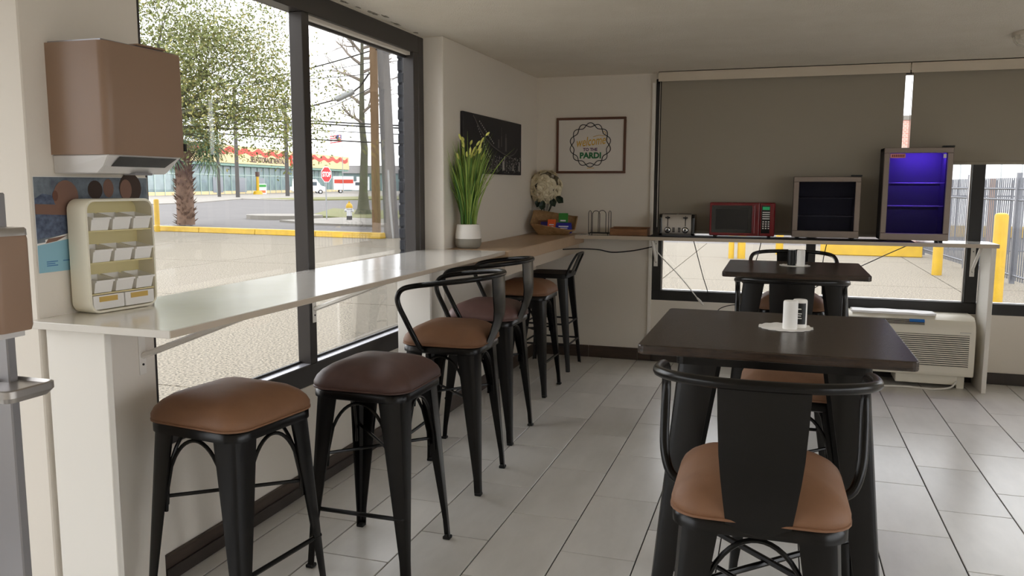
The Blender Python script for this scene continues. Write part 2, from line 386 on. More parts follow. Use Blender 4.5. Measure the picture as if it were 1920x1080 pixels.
# ================================================================== COUNTERS
t = thing('window_counter', (-1.82, 3.27, 0), 'long white counter running under the street window', 'counter')
def loc_mb(cx, cy): return Matrix.Translation((-cx, -cy, 0))
Mc = loc_mb(-1.82, 3.27)
m = MB(); m.box(-2.078, -1.573, 1.82, 2.335, 1.033, 1.055, Mc)
MB().prism([(-2.078, 1.82), (-1.573, 1.82), (-1.573, 4.728), (-2.096, 4.728), (-2.096, 2.34), (-2.078, 2.34)], 1.033, 1.055, Mc).build('top', 'laminate', t, bevel=.0015)
MB().box(-1.5735, -1.5715, 1.8215, 4.728, 1.0345, 1.0535, Mc).build('edge_band', 'laminate_edge', t)
MB().box(-2.055, -1.838, 1.86, 1.885, .0, 1.033, Mc).build('support_panel', 'white_paint', t, bevel=.002)
MB().box(-1.98, -1.785, 4.075, 4.1, .0, 1.033, Mc).build('support_panel', 'white_paint', t, bevel=.002)
def bracket(parent, M, arm=.44, drop=.17):
    # wall plate in the local XZ plane, arm pointing along +X; origin at the top of the plate
    p = MB().box(0, .004, -.016, .016, -.235, 0).build('bracket', 'white_paint', parent, bevel=.001)
    p.data.transform(M)
    MB().box(0, arm, -.014, .014, -.004, 0, M).build('bracket_arm', 'white_paint', p)
    a = Vector((.004, 0, -drop)); b = Vector((arm - .01, 0, -.008))
    MB().tube([M @ a, M @ b], .011, 6).build('brace', 'white_paint', p)
    for zz in (-.05, -.2): MB().lathe([(.004, 0), (.004, .003)], 8, M=M @ Matrix.Translation((.004, 0, zz)) @ Matrix.Rotation(R_(90), 4, 'Y')).build('screw', 'black_matte', p)
bracket(t, Mc @ Matrix.Translation((-2.08, 2.265, 1.033)))
bracket(t, Mc @ Matrix.Translation((-2.096, 3.405, 1.033)))
t = thing('corner_counter', (-1.76, 5.75, 0), 'thick tan counter slab below the dark skyline canvas', 'counter')
Mc = loc_mb(-1.76, 5.75)
MB().box(-1.968, -1.552, 4.73, 6.767, .975, 1.0548, Mc).build('top', 'tan_laminate', t, bevel=.003)
MB().box(-1.6, -1.575, 4.735, 6.7, .90, .975, Mc).build('rail', 'laminate_edge', t)
MB().box(-1.965, -1.94, 4.735, 6.7, .90, .975, Mc).build('rail', 'laminate_edge', t)
t = thing('serving_shelf', (0, 6.6, 0), 'narrow pale shelf with the kitchen appliances, below the grey blind', 'shelf')
Mc = loc_mb(0, 6.6)
MB().box(-1.548, 1.462, 6.42, 6.765, 1.029, 1.056, Mc).build('top', 'laminate', t, bevel=.0015)
MB().box(-1.547, 1.461, 6.4185, 6.4205, 1.030, 1.055, Mc).build('edge_band', 'laminate_edge', t)
MB().box(1.415, 1.445, 6.425, 6.76, 0, 1.029, Mc).build('end_panel', 'white_paint', t, bevel=.002)
Rn = Matrix.Rotation(R_(-90), 4, 'Z')
bracket(t, Mc @ Matrix.Translation((-.945, 6.768, 1.029)) @ Rn, .24, .19)
bracket(t, Mc @ Matrix.Translation((1.372, 6.768, 1.029)) @ Rn, .24, .19)

# ================================================================== BLINDS
def blind(x0, x1, zb, label):
    t = thing('roller_blind', ((x0 + x1) / 2, 6.72, zb), label, 'blind')
    h = (x1 - x0) / 2
    MB().box(-h, h, -.0015, .0015, 0, 2.28 - zb).build('fabric', 'blind', t)
    MB().box(-h, h, -.006, .006, -.012, .012).build('hem_bar', 'blind', t, bevel=.003)
    m = MB()
    m.box(-h - .02, h + .022, -.052, -.045, 2.268 - zb, ZC - .001 - zb); m.box(-h - .02, h + .022, -.052, .045, ZC - .006 - zb, ZC - .001 - zb)
    m.build('valance', 'valance', t)
    m = MB(); Mx = Matrix.Rotation(R_(90), 4, 'Y')
    m.lathe([(.022, -h), (.022, h)], 14, (0, 0, 0), Matrix.Translation((0, .01, 2.30 - zb)) @ Mx); m.build('roller', 'blind', t, smooth=True)
    MB().tube([(-h - .008, -.02, 2.27 - zb), (-h - .009, -.02, 1.5 - zb), (-h - .008, -.02, 1.12 - zb)], .0022, 6).build('pull_chain', 'chrome', t)
    return t
blind(-.925, .842, 1.085, 'grey roller blind lowered almost to the appliance shelf')
blind(.892, 2.62, 1.622, 'taupe roller blind pulled halfway down, right of the bright gap')
# ================================================================== STOOLS
def lpoly(w, th, r):
    # L cross-section opening towards (-,-); outer corner at origin, arms along -x and -y
    pts = [(-w, 0), (-r, 0), (-r * .3, -r * .3), (0, -r), (0, -w), (-th, -w), (-th, -th - r * .5), (-th - r * .5, -th), (-w, -th)]
    return pts
def leg_mb(sx, sy, top, foot, ztop, w0, w1, th=.006, r0=.03):
    rings = []
    for t in (0, .12, .5, .9, 1):
        x = top + (foot - top) * t; z = ztop * (1 - t) + .012 * t
        w = w0 + (w1 - w0) * min(1, t / .92); r = r0 + (.012 - r0) * t
        rings.append([(sx * (x + px_), sy * (x + py_), z) for px_, py_ in lpoly(w, th, r)])
    return MB().loft(rings)
def corner_at(z, top, foot, ztop): return top + (foot - top) * (ztop - z) / (ztop - .012)
STOOLS = {}
def make_stool(label, group, cush, arms, name='bar_stool', foot_side=0):
    t = thing(name, (0, 0, 0), label, 'bar stool', group=group)
    top, foot, zt = .178, .2125, .675
    rr = rrect(.196, .196, .075, 6)
    pan = [(.93, .662), (1., .668), (1., .69), (.97, .699)]
    MB().loft([[(x * s, y * s, z) for x, y in rr] for s, z in pan]).build('seat_pan', 'gunmetal', t, smooth=True)
    if cush:
        prof = [(.95, .697), (1.0, .702), (1.022, .712), (1.02, .723), (.978, .741), (.89, .760), (.75, .778), (.56, .791), (.32, .799), (.1, .801)]
        c = MB().loft([[(x * s, y * s, z) for x, y in rr] for s, z in prof]).build('cushion', cush, t, smooth=True, ang=80)
        pipe = [(x * 1.012, y * 1.012, .7045) for x, y in rr]
        MB().tube(pipe, .0045, 6, closed=True).build('piping', cush, c, smooth=True)
    for sx in (-1, 1):
        for sy in (-1, 1):
            l = leg_mb(sx, sy, top, foot, zt, .092, .030).build('leg', 'gunmetal', t, smooth=True, ang=35)
            MB().box(-.016, .016, -.016, .016, 0, .014, Matrix.Translation((sx * (foot - .013), sy * (foot - .013), 0))).build('foot_cap', 'rubber', l, bevel=.003)
    for a in range(4):
        Mz = Matrix.Rotation(R_(90 * a), 4, 'Z'); pts = []
        for i in range(17):
            u = -1 + 2 * i / 16
            if abs(u) > .985: zz = .40
            zz = .46 + .19 * math.sqrt(max(0, 1 - u * u))
            c = corner_at(zz, top, foot, zt)
            pts.append((u * (c - .062), c - .016, zz))
        pts = [(pts[0][0] - .004, pts[0][1] + .002, .40)] + pts + [(pts[-1][0] + .004, pts[-1][1] + .002, .40)]
        MB().tube(pts, .0065, 7, M=Mz).build('arch_brace', 'gunmetal', t, smooth=True)
    zc_ = .44; c = corner_at(zc_, top, foot, zt) - .01
    MB().tube([(-c, -c, zc_), (c, c, zc_)], .0065, 7).build('cross_rod', 'gunmetal', t, smooth=True)
    MB().tube([(-c, c, zc_ + .012), (c, -c, zc_ + .012)], .0065, 7).build('cross_rod', 'gunmetal', t, smooth=True)
    zf = .235; c = corner_at(zf, top, foot, zt) - .008
    MB().tube([(-c, -c, zf), (c, -c, zf)], .0085, 8, M=Matrix.Rotation(R_(90 * foot_side), 4, 'Z')).build('foot_rest', 'gunmetal', t, smooth=True)
    if arms:
        half = [(.195, .075, .685), (.225, .083, .705), (.243, .105, .76), (.248, .14, .83), (.250, .17, .89), (.251, .178, .935), (.251, .155, .972), (.252, .095, .990), (.250, -.02, 1.006), (.235, -.12, 1.018), (.185, -.195, 1.026), (.10, -.236, 1.029), (0, -.247, 1.030)]
        full = spline(half + [(-x, y, z) for x, y, z in half[-2::-1]], 4)
        MB().tube(full, .0125, 10).build('arm_rail', 'gunmetal', t, smooth=True)
        prof = [(-.243, 1.026, .098), (-.246, .95, .095), (-.25, .87, .09), (-.246, .82, .085), (-.225, .755, .078), (-.20, .70, .072), (-.19, .672, .07)]
        rings = []
        for y, z, hw in prof:
            cv = .012
            ln = [(-hw, y + cv * .8, z), (-hw * .5, y + cv * .2, z), (0, y, z), (hw * .5, y + cv * .2, z), (hw, y + cv * .8, z)]
            rings.append(ln + [(x, yy - .006, zz) for x, yy, zz in ln[::-1]])
        MB().loft(rings).build('back_splat', 'gunmetal', t, smooth=True, ang=50)
    return t
G1 = 'bar stools along the window counter'; G2 = 'bar stools at the two dark tables'
s1 = make_stool('backless stool with tan cushion, nearest the wall dispenser', G1, 'cushion_tan', False, foot_side=1)
s1.location = (-1.70, 2.245, 0); s1.rotation_euler.z = R_(-7)
s2 = make_stool('backless stool with dark brown cushion, second along the window', G1, 'cushion_dark', False)
s2.location = (-1.45, 2.81, 0)
s3 = make_stool('armed stool with tan cushion beside the window counter', G1, 'cushion_tan', True, foot_side=2)
s3.location = (-1.50, 3.69, 0); s3.rotation_euler.z = R_(92)
s4 = make_stool('armed stool with plum brown cushion below the potted grass', G1, 'cushion_plum', True, foot_side=2)
s4.location = (-1.585, 4.462, 0); s4.rotation_euler.z = R_(90)
dup(s1, None, (-1.685, 5.53, 0), 0, 'backless stool with tan cushion below the tan corner slab')
A = dup(s3, None, (-.018, 2.04, 0), R_(1), 'armed stool with its back to the viewer, at the nearest table', G2)
dup(s1, None, (.088, 3.2, 0), R_(180), 'backless stool with tan cushion tucked under the far side of the nearest table', G2)
dup(s3, None, (.07, 4.10, 0), R_(0), 'armed stool between the two dark tables, cushion hidden', G2)
dup(s3, None, (.097, 5.42, 0), R_(180), 'armed stool behind the farther table, in front of the far window', G2)
# low-backed all-metal stool in the corner
t = thing('bar_stool', (-1.70, 6.28, 0), 'black all-metal stool with a low loop back, in the far corner', 'bar stool', R_(90), G1)
rr = rrect(.168, .168, .05, 5)
MB().loft([[(x * s, y * s, z) for x, y in rr] for s, z in [(.94, .735), (1, .742), (1, .765), (.97, .772), (.85, .768)]]).build('seat', 'black_matte', t, smooth=True)
for sx in (-1, 1):
    for sy in (-1, 1): leg_mb(sx, sy, .155, .205, .74, .07, .028).build('leg', 'black_matte', t, smooth=True, ang=35)
for zz in (.22, .38):
    c = corner_at(zz, .155, .205, .74) - .008
    for a in range(4): MB().tube([(-c, -c, zz), (c, -c, zz)], .0075, 7, M=Matrix.Rotation(R_(90 * a), 4, 'Z')).build('stretcher', 'black_matte', t, smooth=True)
MB().tube(spline([(-.15, -.155, .755), (-.145, -.19, .84), (-.12, -.225, .91), (-.08, -.232, .925), (.08, -.232, .925), (.12, -.225, .91), (.145, -.19, .84), (.15, -.155, .755)], 5), .009, 8).build('back_loop', 'black_matte', t, smooth=True)
MB().loft([[(x, y, z), (-x, y, z), (-x, y - .004, z), (x, y - .004, z)] for x, y, z in ((.035, -.16, .76), (.04, -.195, .84), (.045, -.228, .918))]).build('back_splat', 'black_matte', t)

# ================================================================== TABLES
def make_table(loc, label):
    t = thing('bar_table', loc, label, 'table', group='dark square bar tables')
    MB().prism(rrect(.37, .375, .018, 3), .972, 1.0).build('table_top', 'table_wood', t, bevel=.004, seg=2)
    MB().prism(rrect(.27, .275, .02, 3), .93, .972).build('apron', 'gunmetal', t)
    for sx in (-1, 1):
        for sy in (-1, 1):
            l = leg_mb(sx, sy, .262, .345, .965, .115, .05, .008, .02).build('leg', 'gunmetal', t, smooth=True, ang=35)
            MB().box(-.02, .02, -.02, .02, 0, .014, Matrix.Translation((sx * .325, sy * .325, 0))).build('foot_cap', 'rubber', l, bevel=.003)
    zc_ = .22; c = corner_at(zc_, .262, .345, .965) - .01
    for a in (0, 1): MB().tube([(-c, -c, zc_ + a * .02), (c, c, zc_ + a * .02)], .011, 8, M=Matrix.Rotation(R_(90 * a), 4, 'Z')).build('cross_rod', 'gunmetal', t, smooth=True)
    return t
t1 = make_table((-.002, 2.70, 0), 'nearest dark wood table top on metal legs, centre right')
dup(t1, None, (.095, 4.87, 0), 0, 'farther dark wood table in front of the far window')
def doily(loc, label):
    pts = []
    for i in range(96):
        a = 2 * math.pi * i / 96; r = .083 * (1 + .05 * abs(math.sin(8 * a)) - .02); pts.append((r * math.cos(a), r * math.sin(a)))
    m = MB(); m.loft([[(x * .55, y * .55, .001) for x, y in pts], [(x * .55, y * .55, .0022) for x, y in pts], [(x, y, .0022 + .0012 * math.sin(i * .9)) for i, (x, y) in enumerate(pts)], [(x, y, .001) for x, y in pts]], False, True)
    m.loft([[(x * .551, y * .551, .001) for x, y in pts], [(x * .551, y * .551, .0022) for x, y in pts]])
    return tag(m.build('doily', 'paper', loc=loc, smooth=True), label, 'doily', 'paper doilies on the tables')
doily((.037, 2.765, 1.0), 'white scalloped doily on the nearest table'); doily((.10, 4.965, 1.0), 'white scalloped doily on the farther table')
def shaker(loc, label, body, panel=None, r=.0225, h=.088):
    t = thing('shaker', loc, label, 'shaker', group='salt and pepper shakers')
    MB().lathe([(r * .98, 0), (r, .003), (r, h - .004), (r * .97, h)], 24).build('body', body, t, smooth=True)
    MB().lathe([(r * .9, h), (r * .9, h + .002), (r * .5, h + .0025)], 20).build('lid', 'paper', t, smooth=True)
    if panel:
        m = MB(); rings = []
        for i in range(9):
            a = R_(-150 + 110 * i / 8); rings.append([((r + .0004) * math.cos(a), (r + .0004) * math.sin(a), .012), ((r + .0004) * math.cos(a), (r + .0004) * math.sin(a), h - .008)])
        for i in range(8): m.add(rings[i] + rings[i + 1], [(0, 2, 3, 1)])
        m.build('wrap_label', panel, t)
        m = MB(); a = R_(-95)
        for k, (zz, ww) in enumerate(((.06, .006), (.045, .008), (.038, .006), (.03, .008))):
            m.box(-ww, ww, -r - .0012, -r - .0006, zz, zz + .003, Matrix.Rotation(R_(-5), 4, 'Z'))
        m.build('label_print', 'paper', t)
    return t
shaker((.049, 2.735, 1.0023), 'white paper salt shaker on the nearest table', 'paper')
shaker((.078, 2.775, 1.0023), 'pepper shaker with black label on the nearest table', 'paper', 'black_matte')
shaker((.082, 4.96, 1.0023), 'black pepper shaker on the farther table', 'black_matte')
shaker((.131, 4.935, 1.0023), 'white salt shaker on the farther table', 'paper')
# ================================================================== LEFT WALL ITEMS
def axis_x(o): return basis(Vector(o), Vector((0, 1, 0)), Vector((0, 0, 1)), Vector((1, 0, 0)))   # local x->+Y, y->+Z, z->+X
def axis_my(o): return basis(Vector(o), Vector((1, 0, 0)), Vector((0, 0, 1)), Vector((0, -1, 0)))  # local x->+X, y->+Z, z->-Y
t = thing('towel_dispenser', (-2.08, 2.107, 1.485), 'brown paper towel dispenser mounted high on the pillar', 'dispenser')
m = MB(); pl = []
hw = .163
poly = [(0, -hw), (.19, -hw)] + [(.19 + .028 * math.sin(a), -hw + .028 - .028 * math.cos(a)) for a in [R_(x) for x in (20, 45, 70, 90)]] + [(.219 - .001, hw - .01), (.21, hw), (0, hw)]
MB().loft([[(x * s, y, z) for x, y in poly] for s, z in ((.99, .055), (1, .06), (1.005, .2), (1, .374), (.985, .381))]).build('cover', 'disp_brown', t, smooth=True, ang=30)
MB().box(.004, .20, -.155, .155, .381, .386).build('top_plate', 'alu', t)
MB().box(.10, .212, -.02, .10, .386, .392).build('lid_catch', 'disp_brown', t, bevel=.002)
MB().box(.216, .222, .153, .164, .075, .1).build('vent', 'black_matte', t)
prof = [(0, 0), (.165, 0), (.19, .02), (.214, .055), (0, .055)]
low = MB().loft([[(x, -.158 if x < .2 else -.162, z) for x, z in prof], [(x, .125, z) for x, z in prof], [(x * .98, .15, z + (.02 if z < .03 else 0)) for x, z in prof]]).build('chute_housing', 'disp_lower', t, bevel=.003)
Ms = Matrix.Translation((.1785, -.01, .0102)) @ Matrix.Rotation(math.atan2(.035, .024) * -1, 4, 'Y')
a = Vector((.1925, 0, .0215)); b = Vector((.2125, 0, .0505)); nn = Vector((.8, 0, -.58)) * .0015
MB().add([a + nn + Vector((0, -.135, 0)), a + nn + Vector((0, .09, 0)), b + nn + Vector((0, .125, 0)), b + nn + Vector((0, -.12, 0))], [(0, 1, 2, 3)]).build('chute_opening', 'black_gloss', low)
MB().box(.14, .185, -.03, .045, -.004, .003).build('name_plate', 'alu', low, bevel=.001)

t = thing('poster', (-2.079, 2.1, 1.19), 'hygiene poster with an old man washing up, behind the cream organiser', 'poster')
def flat(pts, off, nm, mt, par):   # pts in (Y,Z) relative to the poster foot
    return MB().loft([[(off - .0004, y, z) for y, z in pts], [(off, y, z) for y, z in pts]]).build(nm, mt, par)
def ell(cy, cz, ry, rz, n=18, a0=0): return [(cy + ry * math.cos(2 * math.pi * i / n + a0), cz + rz * math.sin(2 * math.pi * i / n + a0)) for i in range(n)]
flat([(-.23, 0), (.23, 0), (.23, .286), (-.23, .286)], .001, 'sheet', 'paper', t)
flat([(-.228, .088), (.228, .13), (.228, .284), (-.228, .284)], .0018, 'photo', 'poster_bg', t)
flat([(-.228, .0), (.228, .0), (.228, .12), (.05, .10), (-.1, .098), (-.228, .082)], .0019, 'teal_band', 'poster_teal', t)
flat([(-.2, .085), (-.1, .1), (.1, .105), (.228, .12), (.228, .135), (.05, .122), (-.1, .116), (-.2, .098)], .0022, 'white_wave', 'paper', t)
flat([(-.228, .10), (-.1, .115), (-.05, .14), (-.07, .2), (-.14, .225), (-.2, .235), (-.228, .22)], .0022, 'shirt', 'shirt', t)
flat([(-.228, .175), (-.1, .168), (-.04, .17), (-.04, .195), (-.12, .2), (-.228, .205)], .0026, 'arm', 'skin', t)
flat(ell(-.115, .225, .047, .05), .0028, 'head', 'skin', t); flat(ell(-.155, .228, .01, .016), .0031, 'ear', 'frame_brown', t)
flat(ell(.15, .25, .05, .05), .0024, 'hair', 'hair', t); flat(ell(.13, .245, .026, .034), .0027, 'face', 'skin', t)
flat(ell(.0, .245, .03, .03), .0024, 'background_head', 'hair', t); flat(ell(.055, .25, .022, .03), .0023, 'background_head', 'skin', t)
flat([(-.20, .087), (-.16, .092), (-.12, .107), (-.19, .1)], .0029, 'hand', 'skin', t)
for k, (y0, y1, zz) in enumerate(((-.2, -.16, .03), (-.2, -.17, .024), (-.14, -.10, .03), (-.2, -.16, .018))): flat([(y0, zz), (y1, zz), (y1, zz + .003), (y0, zz + .003)], .0024, 'print_line', 'poster_blue', t)

t = thing('desk_organiser', (-2.012, 2.096, 1.0552), 'cream plastic organiser with nine small white bins on the counter', 'organiser', R_(-7))
oc = rrect(.127, .176, .034, 6); ic = rrect(.119, .168, .027, 6)
f3 = lambda c, x: [(x, y, z + .177) for y, z in c]
MB().loft([f3(oc, -.04), f3(oc, .037), f3([(y * .985, z * .99) for y, z in oc], .04), f3(ic, .04), f3(ic, -.034)], False, True).build('shell', 'plastic_cream', t, smooth=True, ang=45)
MB().loft([f3(ic, -.038), f3(ic, -.033)]).build('back_panel', 'plastic_yellow', t)
for zz in (.256, .158, .062): MB().box(-.033, .034, -.118, .118, zz - .004, zz).build('shelf', 'plastic_yellow', t)
bin_me = None
m = MB()
def bin_mesh():
    m = MB(); w, d, h, th = .033, .032, .04, .003
    # flared front, thin walls
    m.loft([[(-d, -w, 0), (d * .95, -w * .92, 0), (d * .95, w * .92, 0), (-d, w, 0)], [(-d, -w, h + .012), (d + .01, -w, h), (d + .01, w, h), (-d, w, h + .012)],
            [(-d + th, -w + th, h + .012), (d + .006, -w + th, h), (d + .006, w - th, h), (-d + th, w - th, h + .012)], [(-d + th, -w + th, .004), (d * .88, -w * .92 + th, .004), (d * .88, w * .92 - th, .004), (-d + th, w - th, .004)]])
    m.box(d + .006, d + .014, -w, w, h - .006, h)
    return m.mesh('bin', 'white_gloss')
bme = bin_mesh()
for r_ in (.256, .158, .063):
    for c_ in (-.077, 0, .077):
        o = bpy.data.objects.new('bin', bme); COL.objects.link(o); o.parent = t; o.location = (.001, c_ + .003, r_ + .0005)
for s in (-1, 1):
    d = MB().box(-.03, .0385, s * .058 - .056, s * .058 + .056, .012, .056).build('drawer', 'white_gloss', t, bevel=.002)
    MB().prism([(-.033, .016), (.033, .016), (.038, 0), (.038, .002), (-.04, .018)][:2] + [(.036, 0), (-.036, 0)][:0] + [(.033, 0), (-.033, 0)], 0, .0012, axis_x((.0386, s * .058 - .003, .036))).build('drawer_slot', 'plastic_amber', d)

t = thing('sanitiser_stand', (-1.69, 1.40, 0), 'grey hand sanitiser stand with drip tray at the left edge', 'sanitiser stand')
MB().box(-.04, .04, -.012, .012, 0, 1.434).build('post', 'alu', t, bevel=.003)
MB().prism(rrect(.16, .15, .02, 4), 0, .012).build('base_plate', 'alu', t)
pc = rrect(.06, .046, .016, 5)
MB().loft([[(x * s + .072, y * s - .058, z) for x, y in pc] for s, z in ((.95, 1.135), (1, 1.145), (1, 1.335), (.97, 1.343))]).build('dispenser_cover', 'disp_brown', t, smooth=True)
MB().loft([[(x * s + .072, y * s - .058, z) for x, y in pc] for s, z in ((1, 1.343), (.99, 1.356), (.93, 1.36))]).build('cap', 'steel', t, smooth=True)
MB().loft([[(x * .8 + .062, y * .9 - .058, z) for x, y in pc] for z in (1.12, 1.136)]).build('nozzle_plate', 'disp_lower', t)
MB().loft([[(x * s * 1.25 + .068, y * 1.4 * s - .04, z) for x, y in pc] for s, z in ((.85, .982), (1, .995), (1, 1.01), (.93, 1.012), (.9, 1.004))]).build('drip_tray', 'steel', t, smooth=True)

# ================================================================== PLANT, PICTURES, CORNER ITEMS
t = thing('potted_grass', (-1.872, 4.885, 1.0552), 'tall artificial grass in a white and grey pot on the counter', 'plant')
MB().lathe([(.062, 0), (.074, .008), (.083, .03), (.083, .062)], 28).build('pot_base', 'pot_grey', t, smooth=True)
MB().lathe([(.083, .062), (.081, .09), (.072, .148), (.066, .152), (.064, .14), (.0, .135)], 28).build('pot', 'pot_white', t, smooth=True)
rnd = random.Random(5)
def blades(n, mt, hmin, hmax, spread):
    m = MB()
    for i in range(n):
        a = rnd.uniform(0, 6.283); r0 = rnd.uniform(0, .05); h = rnd.uniform(hmin, hmax); s = rnd.uniform(.1, 1) * spread; dr = rnd.random()
        w_ = rnd.uniform(.0028, .0052); d = Vector((math.cos(a), math.sin(a), 0)); q = Vector((-d.y, d.x, 0)).lerp(Vector((rnd.uniform(-1, 1), rnd.uniform(-1, 1), 0)), .5).normalized()
        vs = []
        for k in range(7):
            u = k / 6; rad = r0 + s * (u ** 1.7); z = .13 + h * (u - .22 * dr * s / .2 * u ** 4)
            ww = w_ * (1 - u ** 3) + .0004; p = d * rad + Vector((0, 0, z))
            if -1.872 + p.x < -1.955: p.x = -.083
            vs += [p - q * ww, p + q * ww]
        m.add(vs, [(2 * k, 2 * k + 1, 2 * k + 3, 2 * k + 2) for k in range(6)])
    return m
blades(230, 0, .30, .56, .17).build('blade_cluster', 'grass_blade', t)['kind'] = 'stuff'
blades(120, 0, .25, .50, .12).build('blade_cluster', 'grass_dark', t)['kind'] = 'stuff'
blades(16, 0, .45, .62, .30).build('stray_blades', 'grass_blade', t)
for i in range(20):
    a = rnd.uniform(0, 6.283); s = rnd.uniform(.02, .12); h = rnd.uniform(.42, .58); dx, dy = math.cos(a), math.sin(a)
    if dx < 0: dx *= .5
    p0 = Vector((dx * .02, dy * .02, .13)); p1 = Vector((dx * s * .5, dy * s * .5, .13 + h * .6)); p2 = Vector((dx * s, dy * s, .13 + h))
    e = p2 + Vector((dx * .025, dy * .025, rnd.uniform(.02, .05)))
    o = MB().tube([p2, p2.lerp(e, .3), p2.lerp(e, .7), e], [.003, .0075, .007, .002], 6).build('seed_head', 'seed', t, smooth=True)
    MB().tube([p0, p1, p2], .0014, 4).build('stalk', 'grass_blade', o)

t = thing('canvas_print', (-1.969, 5.625, 1.53), 'black canvas print of a city skyline and bridge at night', 'picture')
MB().box(0, .022, -.625, .625, 0, .395).build('canvas', 'canvas', t, bevel=.003)
Mx = lambda y, z: axis_x((.0222, y, z))
rnd = random.Random(11)
m = MB(); m2 = MB()
for i in range(26):      # building silhouettes right of the bridge, lit windows below
    y = rnd.uniform(-.1, .56); w_ = rnd.uniform(.008, .028); h = rnd.uniform(.05, .13) * (1.4 if -.05 < y < .3 else 1)
    (m2 if i % 3 else m).box(0, w_, 0, h * .6, 0, .0006, Mx(y, .03))
for i in range(150):
    y = rnd.uniform(-.15, .6); z = rnd.uniform(.012, .13); m.box(0, rnd.uniform(.003, .012), 0, rnd.uniform(.003, .008), 0, .0009, Mx(y, z))
m2.build('skyline', 'city_dim', t); m.build('city_lights', 'city_light', t)
m = MB(); m.box(0, .018, 0, .075, 0, .0008, Mx(.13, .2)); m.box(.006, .012, .075, .14, 0, .0008, Mx(.13, .2)); m.box(0, .04, 0, .1, 0, .0008, Mx(.22, .17)); m.box(.012, .028, .1, .13, 0, .0008, Mx(.22, .17)); m.box(0, .03, 0, .06, 0, .0008, Mx(.06, .19))
m.build('tower', 'city_dim', t)
m = MB()
pts = [(-.45, .38), (-.3, .29), (-.1, .21), (.1, .165), (.3, .135), (.5, .11)]
m.tube([(.0225, y, z) for y, z in spline([(a, b, 0) for a, b in pts], 5) for _ in [0]] if False else [(.0225, p.x, p.y) for p in spline([(a, b, 0) for a, b in pts], 5)], .005, 5)
m.tube([(.0225, p.x, p.y) for p in spline([(.3, .135, 0), (.42, .155, 0), (.52, .2, 0)], 5)], .005, 5)
m.build('bridge', 'city_dim', t)
m = MB()
for i in range(12): m.box(0, .012, 0, .01, 0, .0012, Mx(-.33 + i * .026, .345 - i * .012)); m.box(0, .01, 0, .008, 0, .0012, Mx(-.37 + i * .02, .31 - i * .016))
m.build('cable_lights', 'city_light', t)

t = thing('framed_sign', (-1.503, 6.769, 1.552), 'brown framed welcome sign with a braided bead ring, on the far wall', 'picture')
FWd, FHt, b = .293, .457, .019
for bx in ((-FWd, FWd, -.022, 0, 0, b), (-FWd, FWd, -.022, 0, FHt - b, FHt), (-FWd, -FWd + b, -.022, 0, b, FHt - b), (FWd - b, FWd, -.022, 0, b, FHt - b)):
    MB().box(*bx).build('frame_rail', 'frame_brown', t, bevel=.003)
MB().box(-FWd + b, FWd - b, -.009, -.003, b, FHt - b).build('print', 'art_paper', t)
cz = FHt / 2 + .004
for ph in (0, math.pi):
    pts = []
    for i in range(220):
        a = 2 * math.pi * i / 220; r = .164 + .017 * math.sin(7 * a + ph)
        pts.append((r * .96 * math.cos(a) - .005, -.0098, cz + r * math.sin(a)))
    MB().tube(pts, .0036, 5, closed=True).build('bead_strand', 'art_black', t)
text('welcome', .105, 'art_gold', 'lettering', t, axis_my((-.004, -.0095, cz + .028)) @ Matrix.Rotation(R_(6), 4, 'Z'), shear=.35, width=.245, bold=.0008)
MB().tube([(p.x, -.0098, p.y) for p in spline([(.02, cz + .066, 0), (.07, cz + .078, 0), (.11, cz + .074, 0), (.125, cz + .1, 0), (.105, cz + .108, 0), (.1, cz + .09, 0)], 5)], .0022, 5).build('flourish', 'art_gold', t)
text('TO THE', .034, 'art_purple', 'lettering', t, axis_my((-.004, -.0095, cz - .038)), bold=.0012)
text('PARDI', .066, 'art_green', 'lettering', t, axis_my((-.002, -.0095, cz - .088)), bold=.003, width=.18)
MB().box(-.03, .03, -.0098, -.0092, b + .022, b + .027).build('signature', 'art_gold', t)

t = thing('flower_vase', (-1.855, 6.665, 1.0552), 'bouquet of cream fabric roses in a clear glass vase, in the corner', 'flowers')
MB().lathe([(.035, 0), (.04, .004), (.034, .06), (.042, .17), (.04, .17), (.032, .06), (.036, .008)], 20).build('vase', 'vase_glass', t, smooth=True)
rnd = random.Random(3)
def rose_mesh():
    m = MB()
    for ring, (n, r, tilt, h) in enumerate(((3, .010, .15, .03), (5, .022, .6, .034), (6, .034, 1.05, .038))):
        for i in range(n):
            a = 2 * math.pi * i / n + ring * .5; M = Matrix.Rotation(a, 4, 'Z') @ Matrix.Translation((r * .4, 0, 0)) @ Matrix.Rotation(tilt, 4, 'Y')
            wd = .018 + .006 * ring
            m.add([(0, -wd * .4, 0), (0, wd * .4, 0), (.004, wd, h * .6), (.010, wd * .6, h), (.012, -wd * .6, h), (.004, -wd, h * .6), (-.004, 0, h * .5)], [(0, 1, 6), (1, 2, 6), (2, 3, 6), (3, 4, 6), (4, 5, 6), (5, 0, 6)], M)
    m.ball((0, 0, .012), .010, 5)
    return m.mesh('rose', 'petal')
rm = rose_mesh(); spots = []
MB().ball((.0, -.02, .375), (.092, .06, .095), 8).build('dark_gap_core', 'leaf_dark', t, smooth=True)  # dark ball added so the gaps between the roses look shaded
for i in range(600):
    a = rnd.uniform(0, 6.283); ph = rnd.uniform(-.9, 1.5); d = Vector((math.cos(a) * math.cos(ph), math.sin(a) * math.cos(ph), math.sin(ph)))
    p = Vector((.0 + d.x * .118, -.02 + d.y * .09, .375 + d.z * .125))
    if p.y > .075 or p.x < -.085: continue
    if all((p - q).length > .057 for q, _ in spots): spots.append((p, d))
    if len(spots) > 26: break
